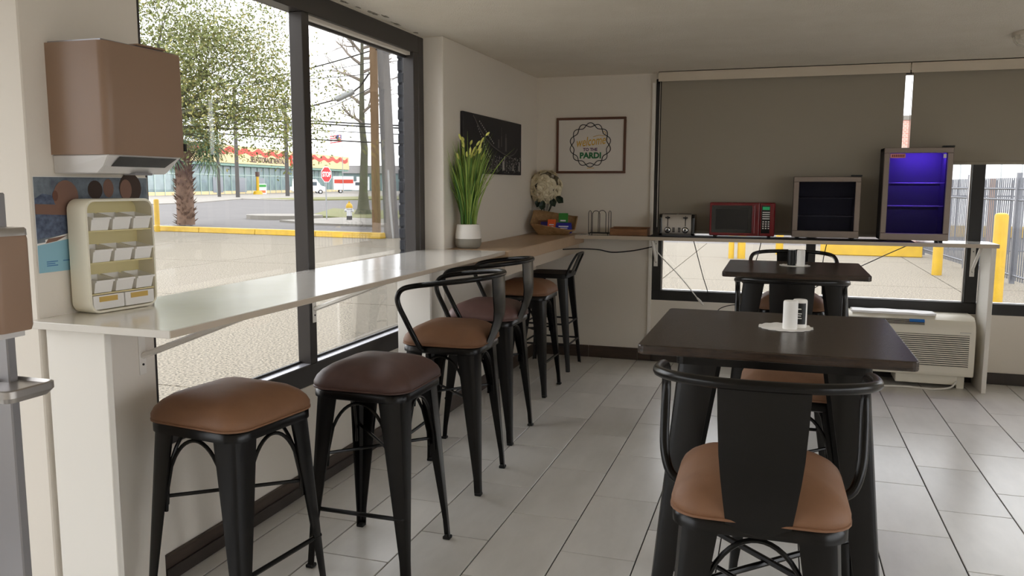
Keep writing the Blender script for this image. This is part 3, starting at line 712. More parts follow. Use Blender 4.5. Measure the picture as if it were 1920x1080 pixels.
for p, d in spots:
    o = bpy.data.objects.new('rose', rm); COL.objects.link(o); o.parent = t; o.location = p
    o.rotation_mode = 'QUATERNION'; o.rotation_quaternion = d.to_track_quat('Z', 'Y') @ Quaternion((0, 0, 1), rnd.uniform(0, 6)); k = rnd.uniform(.9, 1.08); o.scale = (k, k, k)
for i in range(8):
    a = i * .8; MB().tube([(.012 * math.cos(a), .012 * math.sin(a), .02), (.02 * math.cos(a), .02 * math.sin(a), .17), (.03 + .07 * math.cos(a), .04 * math.sin(a), .34)], .0025, 5).build('stem', 'leaf_dark', t)
for i, (x, y, z, a) in enumerate(((-.03, -.07, .24, .3), (.06, -.08, .24, -.5), (.1, -.07, .25, -.9), (.0, -.09, .22, .1))):
    MB().add([(0, 0, 0), (.025, -.01, -.03), (.03, -.015, -.06), (0, -.02, -.09), (-.03, -.015, -.06), (-.025, -.01, -.03), (0, .004, -.045)], [(0, 1, 6), (1, 2, 6), (2, 3, 6), (3, 4, 6), (4, 5, 6), (5, 0, 6)], Matrix.Translation((x, y, z + .06)) @ Matrix.Rotation(a, 4, 'Y')).build('leaf', 'leaf_dark', t)

t = thing('snack_basket', (-1.735, 6.475, 1.0552), 'low flared wicker basket of packets on the tan corner slab', 'basket', R_(4))
b0 = rrect(.125, .07, .03, 4); 
prof = [(1, 1, 0), (1.2, 1.3, .05), (1.45, 1.6, .11), (1.43, 1.57, .112), (1.17, 1.26, .05), (.97, .95, .006)]
MB().loft([[(x * a, y * c, z + .085 * (c - 1) * (1 if y > 0 else -1) * 1.0 + (.03 if x < 0 else -.02) * (a - 1) * 2) for x, y in b0] for a, c, z in prof]).build('basket_shell', 'wicker', t, smooth=True, ang=50)
MB().tube([(x * 1.45, y * 1.6, .111 + .051 * (1 if y > 0 else -1) + (.03 if x < 0 else -.02) * .9) for x, y in b0], .005, 6, closed=True).build('rim', 'wicker', t, smooth=True)
def packet(loc, sx, sz, th, mt, label, tilt, rz, bag=False):
    t = thing('packet', loc, label, 'packet', rz, 'packets in the wicker basket')
    M = Matrix.Rotation(R_(tilt), 4, 'X'); m = MB()
    if bag:
        m.loft([[(x * s, y, z) for x, y in rrect(sx / 2, max(th * k, .002) / 2, .001, 2)] for s, k, z in ((1, .1, 0), (1, .8, sz * .2), (1.0, 1, sz * .5), (.95, .7, sz * .8), (.9, .08, sz))], M=M)
        m.build('bag', mt, t, smooth=True)
    else: m.box(-sx / 2, sx / 2, -th / 2, th / 2, 0, sz, M); m.build('sachet_box', mt, t, bevel=.002)
    m = MB(); m.box(-sx * .3, sx * .3, -th * (.62 if bag else .5) - .0012, -th * .5 - .0002, sz * .55, sz * .63, M); m.box(-sx * .2, sx * .25, -th * (.62 if bag else .5) - .0012, -th * .5 - .0002, sz * .4, sz * .45, M)
    m.build('print_bar', 'pk_white', t); return t
packet((-1.80, 6.41, 1.075), .06, .085, .02, 'pk_navy', 'navy packet with pale print, left in the basket', -12, R_(5))
packet((-1.738, 6.405, 1.075), .065, .105, .02, 'pk_orange', 'orange packet beside the navy one in the basket', -12, R_(5))
packet((-1.655, 6.455, 1.08), .075, .15, .02, 'pk_green', 'tall green packet standing at the back of the basket', -8, R_(5))
packet((-1.635, 6.40, 1.072), .13, .085, .04, 'pk_blue', 'bright blue snack bag at the front of the basket', -14, R_(5), True)
packet((-1.80, 6.48, 1.085), .14, .085, .02, 'box_wood', 'brown paper packet along the back left of the basket', -10, R_(5))

t = thing('wire_rack', (-1.383, 6.60, 1.0566), 'black wire napkin rack with looped bars on the shelf', 'rack')
def hoop(x0, x1, h, y, nm='wire_loop'):
    n = 10; r = abs(x1 - x0) / 2; c = (x0 + x1) / 2
    pts = [(x0, y, .008), (x0, y, h - r)] + [(c - r * math.cos(math.pi * i / n), y, h - r + r * math.sin(math.pi * i / n)) for i in range(1, n)] + [(x1, y, h - r), (x1, y, .008)]
    MB().tube(pts, .0028, 6).build(nm, 'wire_black', t, smooth=True)
hoop(-.055, .005, .192, -.03); hoop(-.012, .05, .195, .0)
for x in (-.082, .082):
    pts = [(x, -.05, .005), (x, -.05, .17)] + [(x, -.05 * math.cos(math.pi * i / 8), .17 + .022 * math.sin(math.pi * i / 8)) for i in range(1, 8)] + [(x, .05, .17), (x, .05, .005)]
    MB().tube(pts, .0028, 6).build('wire_loop', 'wire_black', t, smooth=True)
MB().tube([(-.085, -.05, .012), (.085, -.05, .012), (.085, .05, .012), (-.085, .05, .012)], .003, 6, closed=True).build('base_ring', 'wire_black', t)
for y in (-.03, 0, .03): MB().tube([(-.085, y, .010), (.085, y, .010)], .0025, 5).build('base_wire', 'wire_black', t)
for x in (-.075, .075):
    for y in (-.045, .045): MB().lathe([(.004, 0), (.004, .012)], 8, (x, y, 0)).build('foot', 'wire_black', t)
o = MB(); o.add([(-1.585, 6.63, 1.056), (-1.495, 6.63, 1.056), (-1.495, 6.65, 1.2), (-1.585, 6.65, 1.2), (-1.585, 6.633, 1.056), (-1.495, 6.633, 1.056), (-1.495, 6.653, 1.2), (-1.585, 6.653, 1.2)], [(0, 1, 2, 3), (7, 6, 5, 4), (0, 3, 7, 4), (1, 5, 6, 2), (3, 2, 6, 7), (0, 4, 5, 1)]); o.box(-1.585, -1.495, 6.58, 6.63, 1.056, 1.059)
tag(o.build('acrylic_holder', 'pane'), 'clear acrylic leaflet holder between the basket and the wire rack', 'holder')
t = thing('wooden_tray', (-1.136, 6.61, 1.0566), 'low open wooden tray on the shelf, left of the toaster', 'tray')
for nm, bx in (('base', (-.148, .148, -.07, .07, 0, .006)), ('front_board', (-.15, .15, -.078, -.07, 0, .05)), ('back_board', (-.15, .15, .07, .078, 0, .062)), ('side_board', (-.15, -.142, -.07, .07, 0, .058)), ('side_board', (.142, .15, -.07, .07, 0, .058))):
    MB().box(*bx).build(nm, 'box_wood', t, bevel=.0015)

# ================================================================== APPLIANCES
tag(MB().box(-.965, .93, 6.43, 6.70, 1.0565, 1.0615).build('black_strip', 'black_matte', bevel=.002), 'thin black strip under the toaster, microwave and small fridge', 'mat')  # thin black strip along the shelf under the appliances
ZA = 1.0617
t = thing('toaster', (-.756, 6.60, ZA), 'four-slice toaster with steel front and black ends', 'toaster')
tp = [(-.08, .006), (.08, .006), (.085, .02), (.085, .14), (.07, .168), (-.07, .168), (-.085, .14), (-.085, .02)]
def ext_x(poly, x0, x1): return MB().loft([[(x0, y, z) for y, z in poly], [(x1, y, z) for y, z in poly]])
ext_x(tp, -.112, .112).build('body', 'steel', t, smooth=True, ang=30)
for s in (-1, 1): ext_x([(y * 1.03, z * 1.02 - .002) for y, z in tp], s * .112, s * .138).build('end_cap', 'black_gloss', t, bevel=.006, seg=2)
for x in (-.068, .068):
    MB().box(x - .003, x + .003, -.087, -.084, .075, .155).build('lever_slot', 'black_matte', t)
    MB().box(x - .018, x + .018, -.102, -.086, .138, .148).build('lever', 'black_gloss', t, bevel=.002)
    d = MB().lathe([(.025, 0), (.025, .003)], 22, M=axis_my((x, -.085, .046))).build('dial_plate', 'black_matte', t)
    MB().lathe([(.02, 0), (.019, .012), (.016, .014)], 22, M=axis_my((x, -.088, .046))).build('dial', 'chrome', d, smooth=True)
    MB().lathe([(.010, 0), (.009, .006)], 16, M=axis_my((x, -.101, .046))).build('dial_cap', 'black_gloss', d)
for x in (-.022, .022):
    for k in range(3): MB().box(x - .01, x + .01, -.087, -.084, .03 + k * .013, .039 + k * .013).build('button', 'black_matte', t)
for y in (-.035, .035):
    for x in (-.055, .055): MB().box(x - .05, x + .05, y - .012, y + .012, .166, .1695).build('bread_slot', 'black_matte', t)

t = thing('microwave', (-.265, 6.595, ZA), 'red microwave oven with black door on the shelf', 'microwave')
MB().box(-.24, .24, -.095, .11, .012, .265).build('case', 'red_gloss', t, bevel=.006, seg=2)
for x in (-.2, .2):
    for y in (-.07, .08): MB().lathe([(.012, 0), (.012, .013)], 10, (x, y, 0)).build('foot', 'black_matte', t)
d = MB().box(-.238, .128, -.112, -.096, .014, .263).build('door', 'red_gloss', t, bevel=.005, seg=2)
MB().box(-.222, .072, -.1135, -.1115, .036, .243).build('door_frame', 'black_gloss', d); MB().box(-.192, .045, -.1145, -.1125, .062, .215).build('door_glass', 'ptac_dark', d)
MB().box(.076, .098, -.13, -.112, .03, .25).build('handle', 'red_gloss', d, bevel=.006, seg=2)
p = MB().box(.13, .238, -.112, -.096, .014, .263).build('control_panel', 'red_gloss', t, bevel=.005)
MB().box(.142, .205, -.1135, -.1115, .036, .245).build('key_field', 'black_gloss', p); MB().box(.150, .2, -.1145, -.113, .212, .235).build('display', 'lcd', p)
for k in range(4): MB().box(.150, .202, -.1148, -.113, .190 - k * .016, .197 - k * .016).build('key_bar', 'disp_lower', p)
km = MB().box(-.0055, .0055, -.001, .001, -.0042, .0042).mesh('key', 'disp_lower')
for r_ in range(4):
    for c_ in range(3):
        o = bpy.data.objects.new('key', km); COL.objects.link(o); o.parent = p; o.location = (.157 + c_ * .0195, -.1138, .123 - r_ * .0165)
def fridge(loc, hw, h, dp, label, lit):
    t = thing('mini_fridge', loc, label, 'fridge'); k = .014
    for bx in ((-hw, -hw + .022, -dp + .03, 0, k, h), (hw - .022, hw, -dp + .03, 0, k, h), (-hw, hw, -dp + .03, 0, h - .022, h), (-hw, hw, -dp + .03, 0, k, k + .03)):
        MB().box(*bx).build('cabinet_panel', 'black_matte', t, bevel=.002)
    MB().box(-hw + .02, hw - .02, -.022, -.002, k, h - .01).build('back_panel', 'fridge_in', t)
    for s in (-1, 1): MB().box(s * (hw - .03) - .0095, s * (hw - .03) + .0085, -dp + .035, -.022, k + .03, h - .022).build('liner', 'fridge_in', t)
    fy0, fy1, fr = -dp, -dp + .028, .038
    d = MB().box(-hw, hw, fy0, fy1, k, k + fr + .012).build('door', 'steel_warm', t, bevel=.003)
    for bx in ((-hw, hw, fy0, fy1, h - fr, h - .001), (-hw, -hw + fr, fy0, fy1, k + fr + .012, h - fr), (hw - fr, hw, fy0, fy1, k + fr + .012, h - fr)): MB().box(*bx).build('door_rail', 'steel_warm', d, bevel=.003)
    MB().box(-hw + fr, hw - fr, fy0 + .008, fy0 + .012, k + fr, h - fr).build('door_glass', 'fridge_glass', d)
    zs = (.62, .37) if lit else (.65, .35)
    for u in zs:
        z = k + u * (h - k)
        m = MB()
        for i in range(9): m.tube([(-hw + .034 + i * (2 * hw - .068) / 8, -dp + .045, z), (-hw + .034 + i * (2 * hw - .068) / 8, -.03, z)], .0018, 4)
        m.tube([(-hw + .03, -dp + .045, z), (hw - .03, -dp + .045, z)], .003, 5); m.tube([(-hw + .03, -.03, z), (hw - .03, -.03, z)], .003, 5)
        m.build('wire_shelf', 'steel', t)
    MB().box(hw - .07, hw + .004, -dp + .004, -dp + .055, h, h + .012).build('hinge_cover', 'black_matte', t, bevel=.002)
    for x in (-hw + .04, hw - .04):
        for y in (-dp + .05, -.03): MB().lathe([(.014, 0), (.014, k + .001)], 10, (x, y, 0)).build('foot', 'black_matte', t)
    if lit:
        l = MB().box(-hw + .06, hw - .06, -dp + .05, -dp + .058, h - .028, h - .023).build('led_strip', 'led', t)
        s = MB().box(-hw + fr + .002, -hw + fr + .1, fy0 + .005, fy0 + .008, h - fr - .034, h - fr - .004).build('sticker', 'label_pink', d)
        m = MB()
        for i in range(7): m.box(-hw + fr + .012 + i * .012, -hw + fr + .020 + i * .012, fy0 + .0042, fy0 + .005, h - fr - .027, h - fr - .011)
        m.build('sticker_print', 'label_ink', d)
        MB().box(hw - fr - .026, hw - fr - .008, fy0 + .005, fy0 + .008, h - fr - .036, h - fr - .008).build('sticker', 'cord_white', d)
        L = bpy.data.lights.new('fridge_led', 'AREA'); L.energy = .8; L.color = (.16, .06, 1); L.shape = 'RECTANGLE'; L.size = .28; L.size_y = .02
        lo = bpy.data.objects.new('fridge_led', L); COL.objects.link(lo); lo.parent = t; lo.location = (.03, -dp + .07, h - .03); lo.rotation_euler = (R_(25), 0, 0)
    return t
fridge((.33, 6.70, ZA), .231, .46, .235, 'low steel-framed mini fridge with dark glass door', False)
fridge((.922, 6.692, 1.0566), .222, .668, .245, 'taller mini fridge glowing blue behind its glass door', True)
# ================================================================== AIR CONDITIONER
t = thing('air_conditioner', (.835, 6.765, 0), 'cream wall air conditioner with louvred front, under the far window', 'air conditioner')
prof = [(0, .10), (-.305, .10), (-.312, .135), (-.302, .40), (-.29, .455), (-.26, .498), (-.21, .522), (0, .522)]
ext_x(prof, -.533, .533).build('cabinet', 'ptac', t, bevel=.008, seg=2, smooth=True, ang=25)
lm = MB().box(-.49, .49, -.006, .003, -.0035, .0045).mesh('louver', 'ptac')
dk = MB().add([(-.492, -.3122, .165), (.492, -.3122, .165), (.492, -.3045, .40), (-.492, -.3045, .40)], [(0, 1, 2, 3)]).build('louver_shade', 'ptac_dark', t)  # flat panel, its dark colour stands for shade between the louvers
for k in range(16):
    z = .17 + k * .0148; o = bpy.data.objects.new('louver', lm); COL.objects.link(o); o.parent = t; o.location = (0, -.3135 + (z - .165) * .0327, z)
a, b = Vector((0, -.2905, .4565)), Vector((0, -.2615, .4985)); d_ = (b - a); nrm = Vector((0, -d_.z, d_.y)).normalized()
if nrm.y > 0: nrm = -nrm
A_, B_ = a + d_ * .08 + nrm * .003, a + d_ * .95 + nrm * .003
g = MB().add([A_ + Vector((-.45, 0, 0)), A_ + Vector((.2, 0, 0)), B_ + Vector((.2, 0, 0)), B_ + Vector((-.45, 0, 0))], [(0, 1, 2, 3)]).build('outlet_grille', 'ptac_dark', t)
for k in range(5):
    p = A_ + (B_ - A_) * (k + .5) / 5; MB().box(-.45, .2, -.003, .001, -.0008, .0008, Matrix.Translation(p + nrm * .002)).build('outlet_vane', 'ptac', g)
MB().box(.1, .2, -.003, .0, -.012, .012, Matrix.Translation(A_ + (B_ - A_) * .65 + nrm * .007) @ Matrix.Rotation(R_(-40), 4, 'X')).build('blue_tag', 'blue_plastic', g)
MB().box(.43, .5, -.306, -.3, .418, .421).build('maker_mark', 'steel', t)
MB().box(.03, .44, -.27, -.03, .03, .10).build('sub_base', 'ptac', t, bevel=.004); MB().box(.44, .49, -.24, -.05, 0, .10).build('base_leg', 'ptac', t, bevel=.003); MB().box(-.5, -.45, -.24, -.05, 0, .10).build('base_leg', 'ptac', t, bevel=.003)
m = MB(); nx, ny = 26, 6; vs = []; 
for s in (0, 1):
    for i in range(nx + 1):
        for j in range(ny + 1):
            x = -.28 + .56 * i / nx; y = -.09 + .16 * j / ny; zz = .006 if s == 0 else .022 + .006 * noise.noise(Vector((x * 9, y * 14, 1))) - .006 * abs(i - nx / 2) / nx
            vs.append((x + (.008 * math.sin(j * 2.1) if i in (0, nx) else 0), y + .006 * math.sin(i * .8), zz - .0055))
n1 = (nx + 1) * (ny + 1); idx = lambda s, i, j: s * n1 + i * (ny + 1) + j; fs = []
for i in range(nx):
    for j in range(ny): fs += [(idx(1, i, j), idx(1, i + 1, j), idx(1, i + 1, j + 1), idx(1, i, j + 1)), (idx(0, i, j), idx(0, i, j + 1), idx(0, i + 1, j + 1), idx(0, i + 1, j))]
for i in range(nx): fs += [(idx(0, i, 0), idx(0, i + 1, 0), idx(1, i + 1, 0), idx(1, i, 0)), (idx(0, i + 1, ny), idx(0, i, ny), idx(1, i, ny), idx(1, i + 1, ny))]
for j in range(ny): fs += [(idx(0, 0, j + 1), idx(0, 0, j), idx(1, 0, j), idx(1, 0, j + 1)), (idx(0, nx, j), idx(0, nx, j + 1), idx(1, nx, j + 1), idx(1, nx, j))]
o = m.add(vs, fs).build('folded_towel', 'cloth_white', smooth=True, ang=50, loc=(.835, 6.625, .5225)); o.rotation_euler.z = R_(-2)
tag(o, 'folded white towel lying on the air conditioner', 'towel')

# ================================================================== LAMP, CORDS
t = thing('ceiling_lamp', (1.425, 5.60, ZC), 'flush cut-glass ceiling lamp, unlit, at the upper right', 'lamp')
MB().lathe([(.165, -.022), (.17, -.016), (.17, -.0005)], 32).build('base', 'lamp_base', t, smooth=True)
n = 40; rings = []
for i, (r, z) in enumerate(((.160, -.022), (.158, -.045), (.14, -.066), (.105, -.08), (.06, -.088), (.02, -.09))):
    rings.append([((r * (1 + .02 * (k % 2))) * math.cos(2 * math.pi * k / n), (r * (1 + .02 * (k % 2))) * math.sin(2 * math.pi * k / n), z) for k in range(n)])
MB().loft(rings).build('glass_bowl', 'lamp_frost', t); MB().lathe([(.012, -.09), (.012, -.1), (.004, -.106)], 12).build('finial', 'chrome', t, smooth=True)
def cord(pts, r, mt, label, nm='power_cord'):
    return tag(MB().tube(spline(pts, 8), r, 6).build(nm, mt, smooth=True), label, 'cord')
cord([(-1.56, 6.10, .965), (-1.50, 6.4, .95), (-1.42, 6.74, .92), (-1.30, 6.755, .90), (-1.12, 6.755, .92), (-.975, 6.75, .955)], .005, 'cord_black', 'black cord sagging along the white wall below the shelf')
c = cord([(-.965, 6.745, .955), (-.89, 6.735, .87), (-.78, 6.735, .76), (-.69, 6.735, .66), (-.60, 6.735, .55), (-.57, 6.735, .51)], .0045, 'cord_white', 'white cord dropping diagonally across the window corner')
MB().tube([(-.60, 6.735, .55), (-.575, 6.733, .525), (-.55, 6.73, .495)], [.007, .011, .008], 8).build('plug', 'cord_white', c, smooth=True)
cord([(-.64, 6.70, 1.022), (-.61, 6.74, .9), (-.56, 6.76, .72), (-.52, 6.762, .60), (-.515, 6.762, .53)], .0035, 'cord_black', 'thin black cord hanging behind the shelf, below the toaster')
cord([(-.12, 6.70, 1.022), (-.14, 6.74, .92), (-.19, 6.755, .75), (-.25, 6.76, .60)], .0035, 'cord_black', 'thin black cord hanging behind the shelf, below the microwave')
cord([(.93, 6.70, 1.022), (.80, 6.74, .95), (.60, 6.755, .84), (.40, 6.755, .74), (.28, 6.755, .66)], .0035, 'cord_black', 'black cord slanting down below the glowing fridge')
cord([(.36, 6.70, 1.022), (.35, 6.73, .95), (.34, 6.745, .85), (.345, 6.75, .62)], .0035, 'cord_black', 'black cord hanging straight below the low fridge')
cord([(.50, 6.40, .035), (.62, 6.38, .008), (.80, 6.42, .008), (.95, 6.44, .008), (1.10, 6.43, .006), (1.22, 6.45, .02), (1.27, 6.50, .06)], .007, 'cord_white', 'pale power cord lying on the floor under the air conditioner')
cord([(-.55, 6.74, .44), (-.47, 6.735, .41), (-.42, 6.735, .47), (-.35, 6.735, .50), (-.27, 6.74, .512)], .0035, 'cord_black', 'black cord looping low against the wall behind the tables')
# ================================================================== OUTSIDE: GROUND
ZG = -.125
gr = struct('ground', MB().box(-34, 44, -18, 23.0, ZG - .2, ZG - .02), 'joint')
sm = MB().box(-2.24, 2.24, -2.24, 2.24, -.06, 0).mesh('concrete_slab', 'concrete')
for i in range(-8, 10):
    for j in range(-4, 6):
        x = .41 + i * 4.5; y = -1.55 + j * 4.5
        if y > 21: continue
        o = bpy.data.objects.new('concrete_slab', sm); COL.objects.link(o); o.parent = gr; o.location = (x, y, ZG)
struct('road', MB().add([(-220, 20, ZG - .03), (160, 20, ZG - .03), (160, 320, ZG - .03), (-220, 320, ZG - .03)], [(0, 1, 2, 3)]), 'asphalt')
def patch(name, pts, h, m):
    return struct(name, MB().prism(pts, ZG - .03, ZG + h), m)
patch('pavement', [(-46.1, 52), (-46.7, 58), (-54.4, 74.8), (-46, 70), (-42, 80), (-50, 110), (-60, 170), (-130, 200), (-140, 60)], .04, 'concrete_pale')
patch('verge', [(-53, 76), (-45.3, 71), (-40, 79), (-26, 76), (-26, 84), (-41, 92), (-50, 100)], .06, 'lawn')
patch('pavement', [(-26, 84), (-41, 92), (-50, 102), (-60, 170), (-10, 170), (0, 84)], .04, 'concrete_pale')
patch('pavement', [(-20.4, 30.6), (-17.4, 28.6), (-6, 27), (-6, 33), (-16.1, 33.4), (-19.5, 34.2)], .05, 'concrete_pale')
patch('verge', [(-22.2, 36), (-19.5, 34.2), (-16.1, 33.4), (-14, 38), (-20, 44), (-24.5, 44.6), (-27.3, 47)], .06, 'lawn')
isl = [(-22.0 + 1.9 * math.cos(a), 33.4 + 1.3 * math.sin(a)) for a in [i * math.pi / 10 for i in range(20)]]
patch('pavement', isl, .16, 'concrete_pale')
def kerb(pts, label, h=.17, w_=.16):
    t = thing('kerb', (pts[0][0], pts[0][1], ZG), label, 'kerb'); p0 = Vector(pts[0])
    for a, b in zip(pts[:-1], pts[1:]):
        A, B = Vector(a), Vector(b); L = (B - A).length; n = max(1, round(L / 2.4)); d = (B - A) / L; q = Vector((-d.y, d.x))
        for k in range(n):
            s = A + d * (L * k / n + .01) - p0; e = A + d * (L * (k + 1) / n - .01) - p0
            MB().loft([[(s - q * w_).to_3d() + Vector((0, 0, 0)), (s + q * w_).to_3d(), (s + q * w_ * .8).to_3d() + Vector((0, 0, h)), (s - q * w_ * .8).to_3d() + Vector((0, 0, h))],
                       [(e - q * w_).to_3d(), (e + q * w_).to_3d(), (e + q * w_ * .8).to_3d() + Vector((0, 0, h)), (e - q * w_ * .8).to_3d() + Vector((0, 0, h))]]).build('kerb_block', 'yellow', t, bevel=.015)
kerb([(-25, 22.2), (-20.4, 22.9), (-11.0, 21.75)], 'long yellow kerb at the street edge of the parking lot')
kerb([(.95, 20.4), (3.1, 20.3)], 'yellow kerb behind the bollards, seen below the shelf', .26, .15)
def bollard(x, y, h, r, label):
    o = MB().lathe([(r, 0), (r, h - r * .5), (r * .85, h - r * .15), (r * .4, h)], 18).build('bollard', 'yellow', smooth=True, loc=(x, y, ZG))
    return tag(o, label, 'bollard', 'yellow steel bollards')
bollard(-19.6, 22.35, 1.08, .085, 'yellow bollard by the kerb near the palm')
bollard(2.83, 12.45, 1.23, .085, 'tall yellow bollard right beside the shelf end panel')
bollard(2.74, 16.28, .95, .085, 'yellow bollard framed under the right end of the shelf')
bollard(-.95, 18.5, .95, .06, 'left of the paired yellow bollards beyond the far window')
bollard(-.74, 18.55, .95, .085, 'right of the paired yellow bollards beyond the far window')
bollard(.05, 20.0, 1.0, .085, 'yellow bollard directly behind the farthest armed stool')

# ================================================================== TREES
rnd = random.Random(21)
def leaf_cloud(centres, n, size, spread):
    m = MB()
    for i in range(n):
        c, s = rnd.choice(centres); p = Vector((rnd.gauss(c[0], spread * s), rnd.gauss(c[1], spread * s), rnd.gauss(c[2], spread * .7 * s)))
        q = Quaternion((rnd.gauss(0, 1), rnd.gauss(0, 1), rnd.gauss(0, 1), rnd.gauss(0, 1))).normalized(); k = size * rnd.uniform(.6, 1.3)
        a = q @ Vector((k, 0, 0)); b = q @ Vector((0, k * .45, 0))
        m.add([p - a, p + b, p + a, p - b], [(0, 1, 2, 3)])
    return m
def branch(m, p, d, L, r, lvl, ends, nb=4, bend=.25):
    pts = [p]; rr = [r]; q = p.copy(); dd = d.copy()
    for k in range(4):
        dd = (dd + Vector((rnd.gauss(0, bend), rnd.gauss(0, bend), rnd.gauss(0.03, bend * .7))) * .5).normalized(); q = q + dd * L / 4; pts.append(q.copy()); rr.append(r * (1 - .16 * (k + 1)))
    m.tube(pts, rr, 6 if lvl > 1 else 4)
    if lvl == 0: ends.append((tuple(pts[-1]), 1)); return
    for k in range(nb):
        i = rnd.randint(1, 4); nd = (dd + Vector((rnd.gauss(0, .6), rnd.gauss(0, .6), rnd.gauss(.1, .45)))).normalized()
        branch(m, pts[i], nd, L * rnd.uniform(.5, .75), rr[i] * .6, lvl - 1, ends, nb, bend)
    ends.append((tuple(pts[-1]), 1))
OX, OY = -19.3, 20.2
t = thing('oak_tree', (OX, OY, ZG), 'leafy pale green tree filling the upper left of the window', 'tree')
m = MB(); ends = []
m.tube([(0, 0, 0), (.1, 0, 1.2), (.25, .15, 2.6), (.5, .3, 3.6)], [.32, .26, .22, .2], 10)
m.build('trunk', 'bark', t, smooth=True)
m = MB()
for d in ((1, .75, .25), (.8, .6, .6), (.5, .3, 1), (-.4, -.5, .7), (1, .4, .35), (.3, .9, .6), (.9, .9, .05), (1.1, .8, .5), (.7, .7, .9)):
    branch(m, Vector((.45, .27, 3.3)), Vector(d).normalized(), 3.0, .1, 2, ends, 4)
m.build('branches', 'bark', t)
sel = [e for e in ends if not (Vector(e[0]).length > 9)]
# fuller heart of the crown, sparser reach towards the street corner
ctr = [((rnd.gauss(1.2, 1.3), rnd.gauss(1.1, 1.0), rnd.uniform(3.0, 9.0)), 1.2) for _ in range(60)]
leaf_cloud(sel + ctr * 2, 27000, .060, .46).build('foliage', 'leaf', t)['kind'] = 'stuff'
leaf_cloud(sel, 9000, .054, .4).build('foliage_pale', 'leaf2', t)['kind'] = 'stuff'

t = thing('palm_tree', (-21.95, 26.6, ZG), 'cabbage palm with shaggy trunk behind the yellow kerb', 'palm')
MB().lathe([(.34, 0), (.33, .5), (.32, 1.6), (.30, 2.5), (.24, 3.1)], 14).build('trunk', 'bark_palm', t, smooth=True)
m = MB()
for i in range(230):
    z = rnd.uniform(.05, 2.9); a = i * 2.4; r = .33 - z * .015; d = Vector((math.cos(a), math.sin(a), 0)); q = Vector((-d.y, d.x, 0)); b = d * r + Vector((0, 0, z)); L = rnd.uniform(.12, .26)
    e = b + d * L * .75 + Vector((0, 0, L * rnd.uniform(.2, 1))); m.add([b - q * .05, b + q * .05, b - Vector((0, 0, .06)), e], [(0, 1, 3), (1, 2, 3), (2, 0, 3)])
o = m.build('boot_stubs', 'bark_palm', t); o['kind'] = 'stuff'
def frond_mesh(seed):
    rr_ = random.Random(seed); m = MB()
    m.tube([(0, 0, 0), (.45, 0, .12), (.85, 0, .05)], .016, 5)
    for k in range(19):
        a = R_(-100 + 200 * k / 18); L = .95 * (1 - .25 * abs(k - 9) / 9) * rr_.uniform(.85, 1.1); d = Vector((math.cos(a), math.sin(a), 0)); q = Vector((-d.y, d.x, 0)) * .028
        b = Vector((.85, 0, .05)); p1 = b + d * L * .5 + Vector((0, 0, -.05)); p2 = b + d * L * .85 + Vector((0, 0, -.28 * rr_.uniform(.6, 1.4))); p3 = b + d * L + Vector((0, 0, -.55))
        m.add([b, p1 - q, p1 + q, p2 - q * .7, p2 + q * .7, p3], [(0, 1, 2), (1, 3, 4, 2), (3, 5, 4)])
    return m.mesh('frond', 'frond')
fms = [frond_mesh(k) for k in range(3)]
for i in range(34):
    o = bpy.data.objects.new('frond', fms[i % 3]); COL.objects.link(o); o.parent = t; o.location = (0, 0, 3.0)
    o.rotation_euler = (rnd.uniform(-.4, .4), rnd.uniform(-1.2, .75), i * 2.4 + rnd.uniform(-.3, .3)); k = rnd.uniform(.85, 1.15); o.scale = (k, k, k)

t = thing('bare_tree', (-20.5, 38.3, ZG), 'tall leafless tree with mossy trunk behind the hydrant', 'tree')
MB().tube([(0, 0, 0), (.02, 0, .35), (.03, 0, 1.2), (.12, .04, 3.4), (.0, .05, 4.6), (.05, 0, 6.2), (.12, .05, 9.6)], [.5, .32, .22, .18, .15, .12, .06], 12).build('trunk', 'bark', t, smooth=True)
m = MB(); e_ = []
for z, d in ((5.2, (1, .3, .8)), (5.6, (-1, -.2, .9)), (6.1, (.9, .6, .7)), (6.8, (-.9, -.5, .6)), (7.2, (1, .2, .6)), (7.6, (-1, -.6, .3)), (8.2, (-.6, -.9, .9)), (8.4, (1, .8, .5)), (9.2, (-.9, -.6, .5)), (9.3, (.9, .5, .4)), (4.7, (-1, -.7, .6)), (7.9, (1.0, .6, .2))):
    branch(m, Vector((.05, .02, z)), Vector(d).normalized(), 1.7, .085, 2, e_, 5, .3)
m.build('branches', 'bark_twig', t)

# ================================================================== STREET FURNITURE
def pole(x, y, h, r, mt, label, lean=(0, 0), bars=()):
    t = thing('utility_pole', (x, y, ZG), label, 'pole')
    MB().tube([(0, 0, 0), (lean[0] * .5, lean[1] * .5, h * .5), (lean[0], lean[1], h)], [r, r * .9, r * .78], 14).build('shaft', mt, t, smooth=True)
    for z, L in bars: MB().box(-L, L, -.06, .06, z - .06, z + .06, Matrix.Rotation(R_(35), 4, 'Z')).build('cross_arm', mt, t)
    return t
pole(-11.73, 22.75, 9, .135, 'pole_wood', 'brown wooden utility pole rising through the right window')
p = pole(-10.95, 22.2, 5.8, .215, 'pole_grey', 'weathered grey pole leaning beside the brown one', (-.16, -.08))
MB().tube([(.14, -.2, .0), (.06, -.215, 1.1), (.02, -.21, 2.0)], .035, 8).build('conduit', 'galv', p, smooth=True)
pole(-64.3, 84, 10, .2, 'pole_dark', 'thin dark pole showing behind the palm trunk')
pole(-60.2, 82, 12.8, .24, 'pole_dark', 'dark pole between the palm and the storage sign', bars=((8.5, .9),))
p = pole(-61.0, 93.5, 12.6, .27, 'pole_dark', 'left of the twin grey poles in front of the storage building', bars=((9.9, 1.3), (9.1, 1.1)))
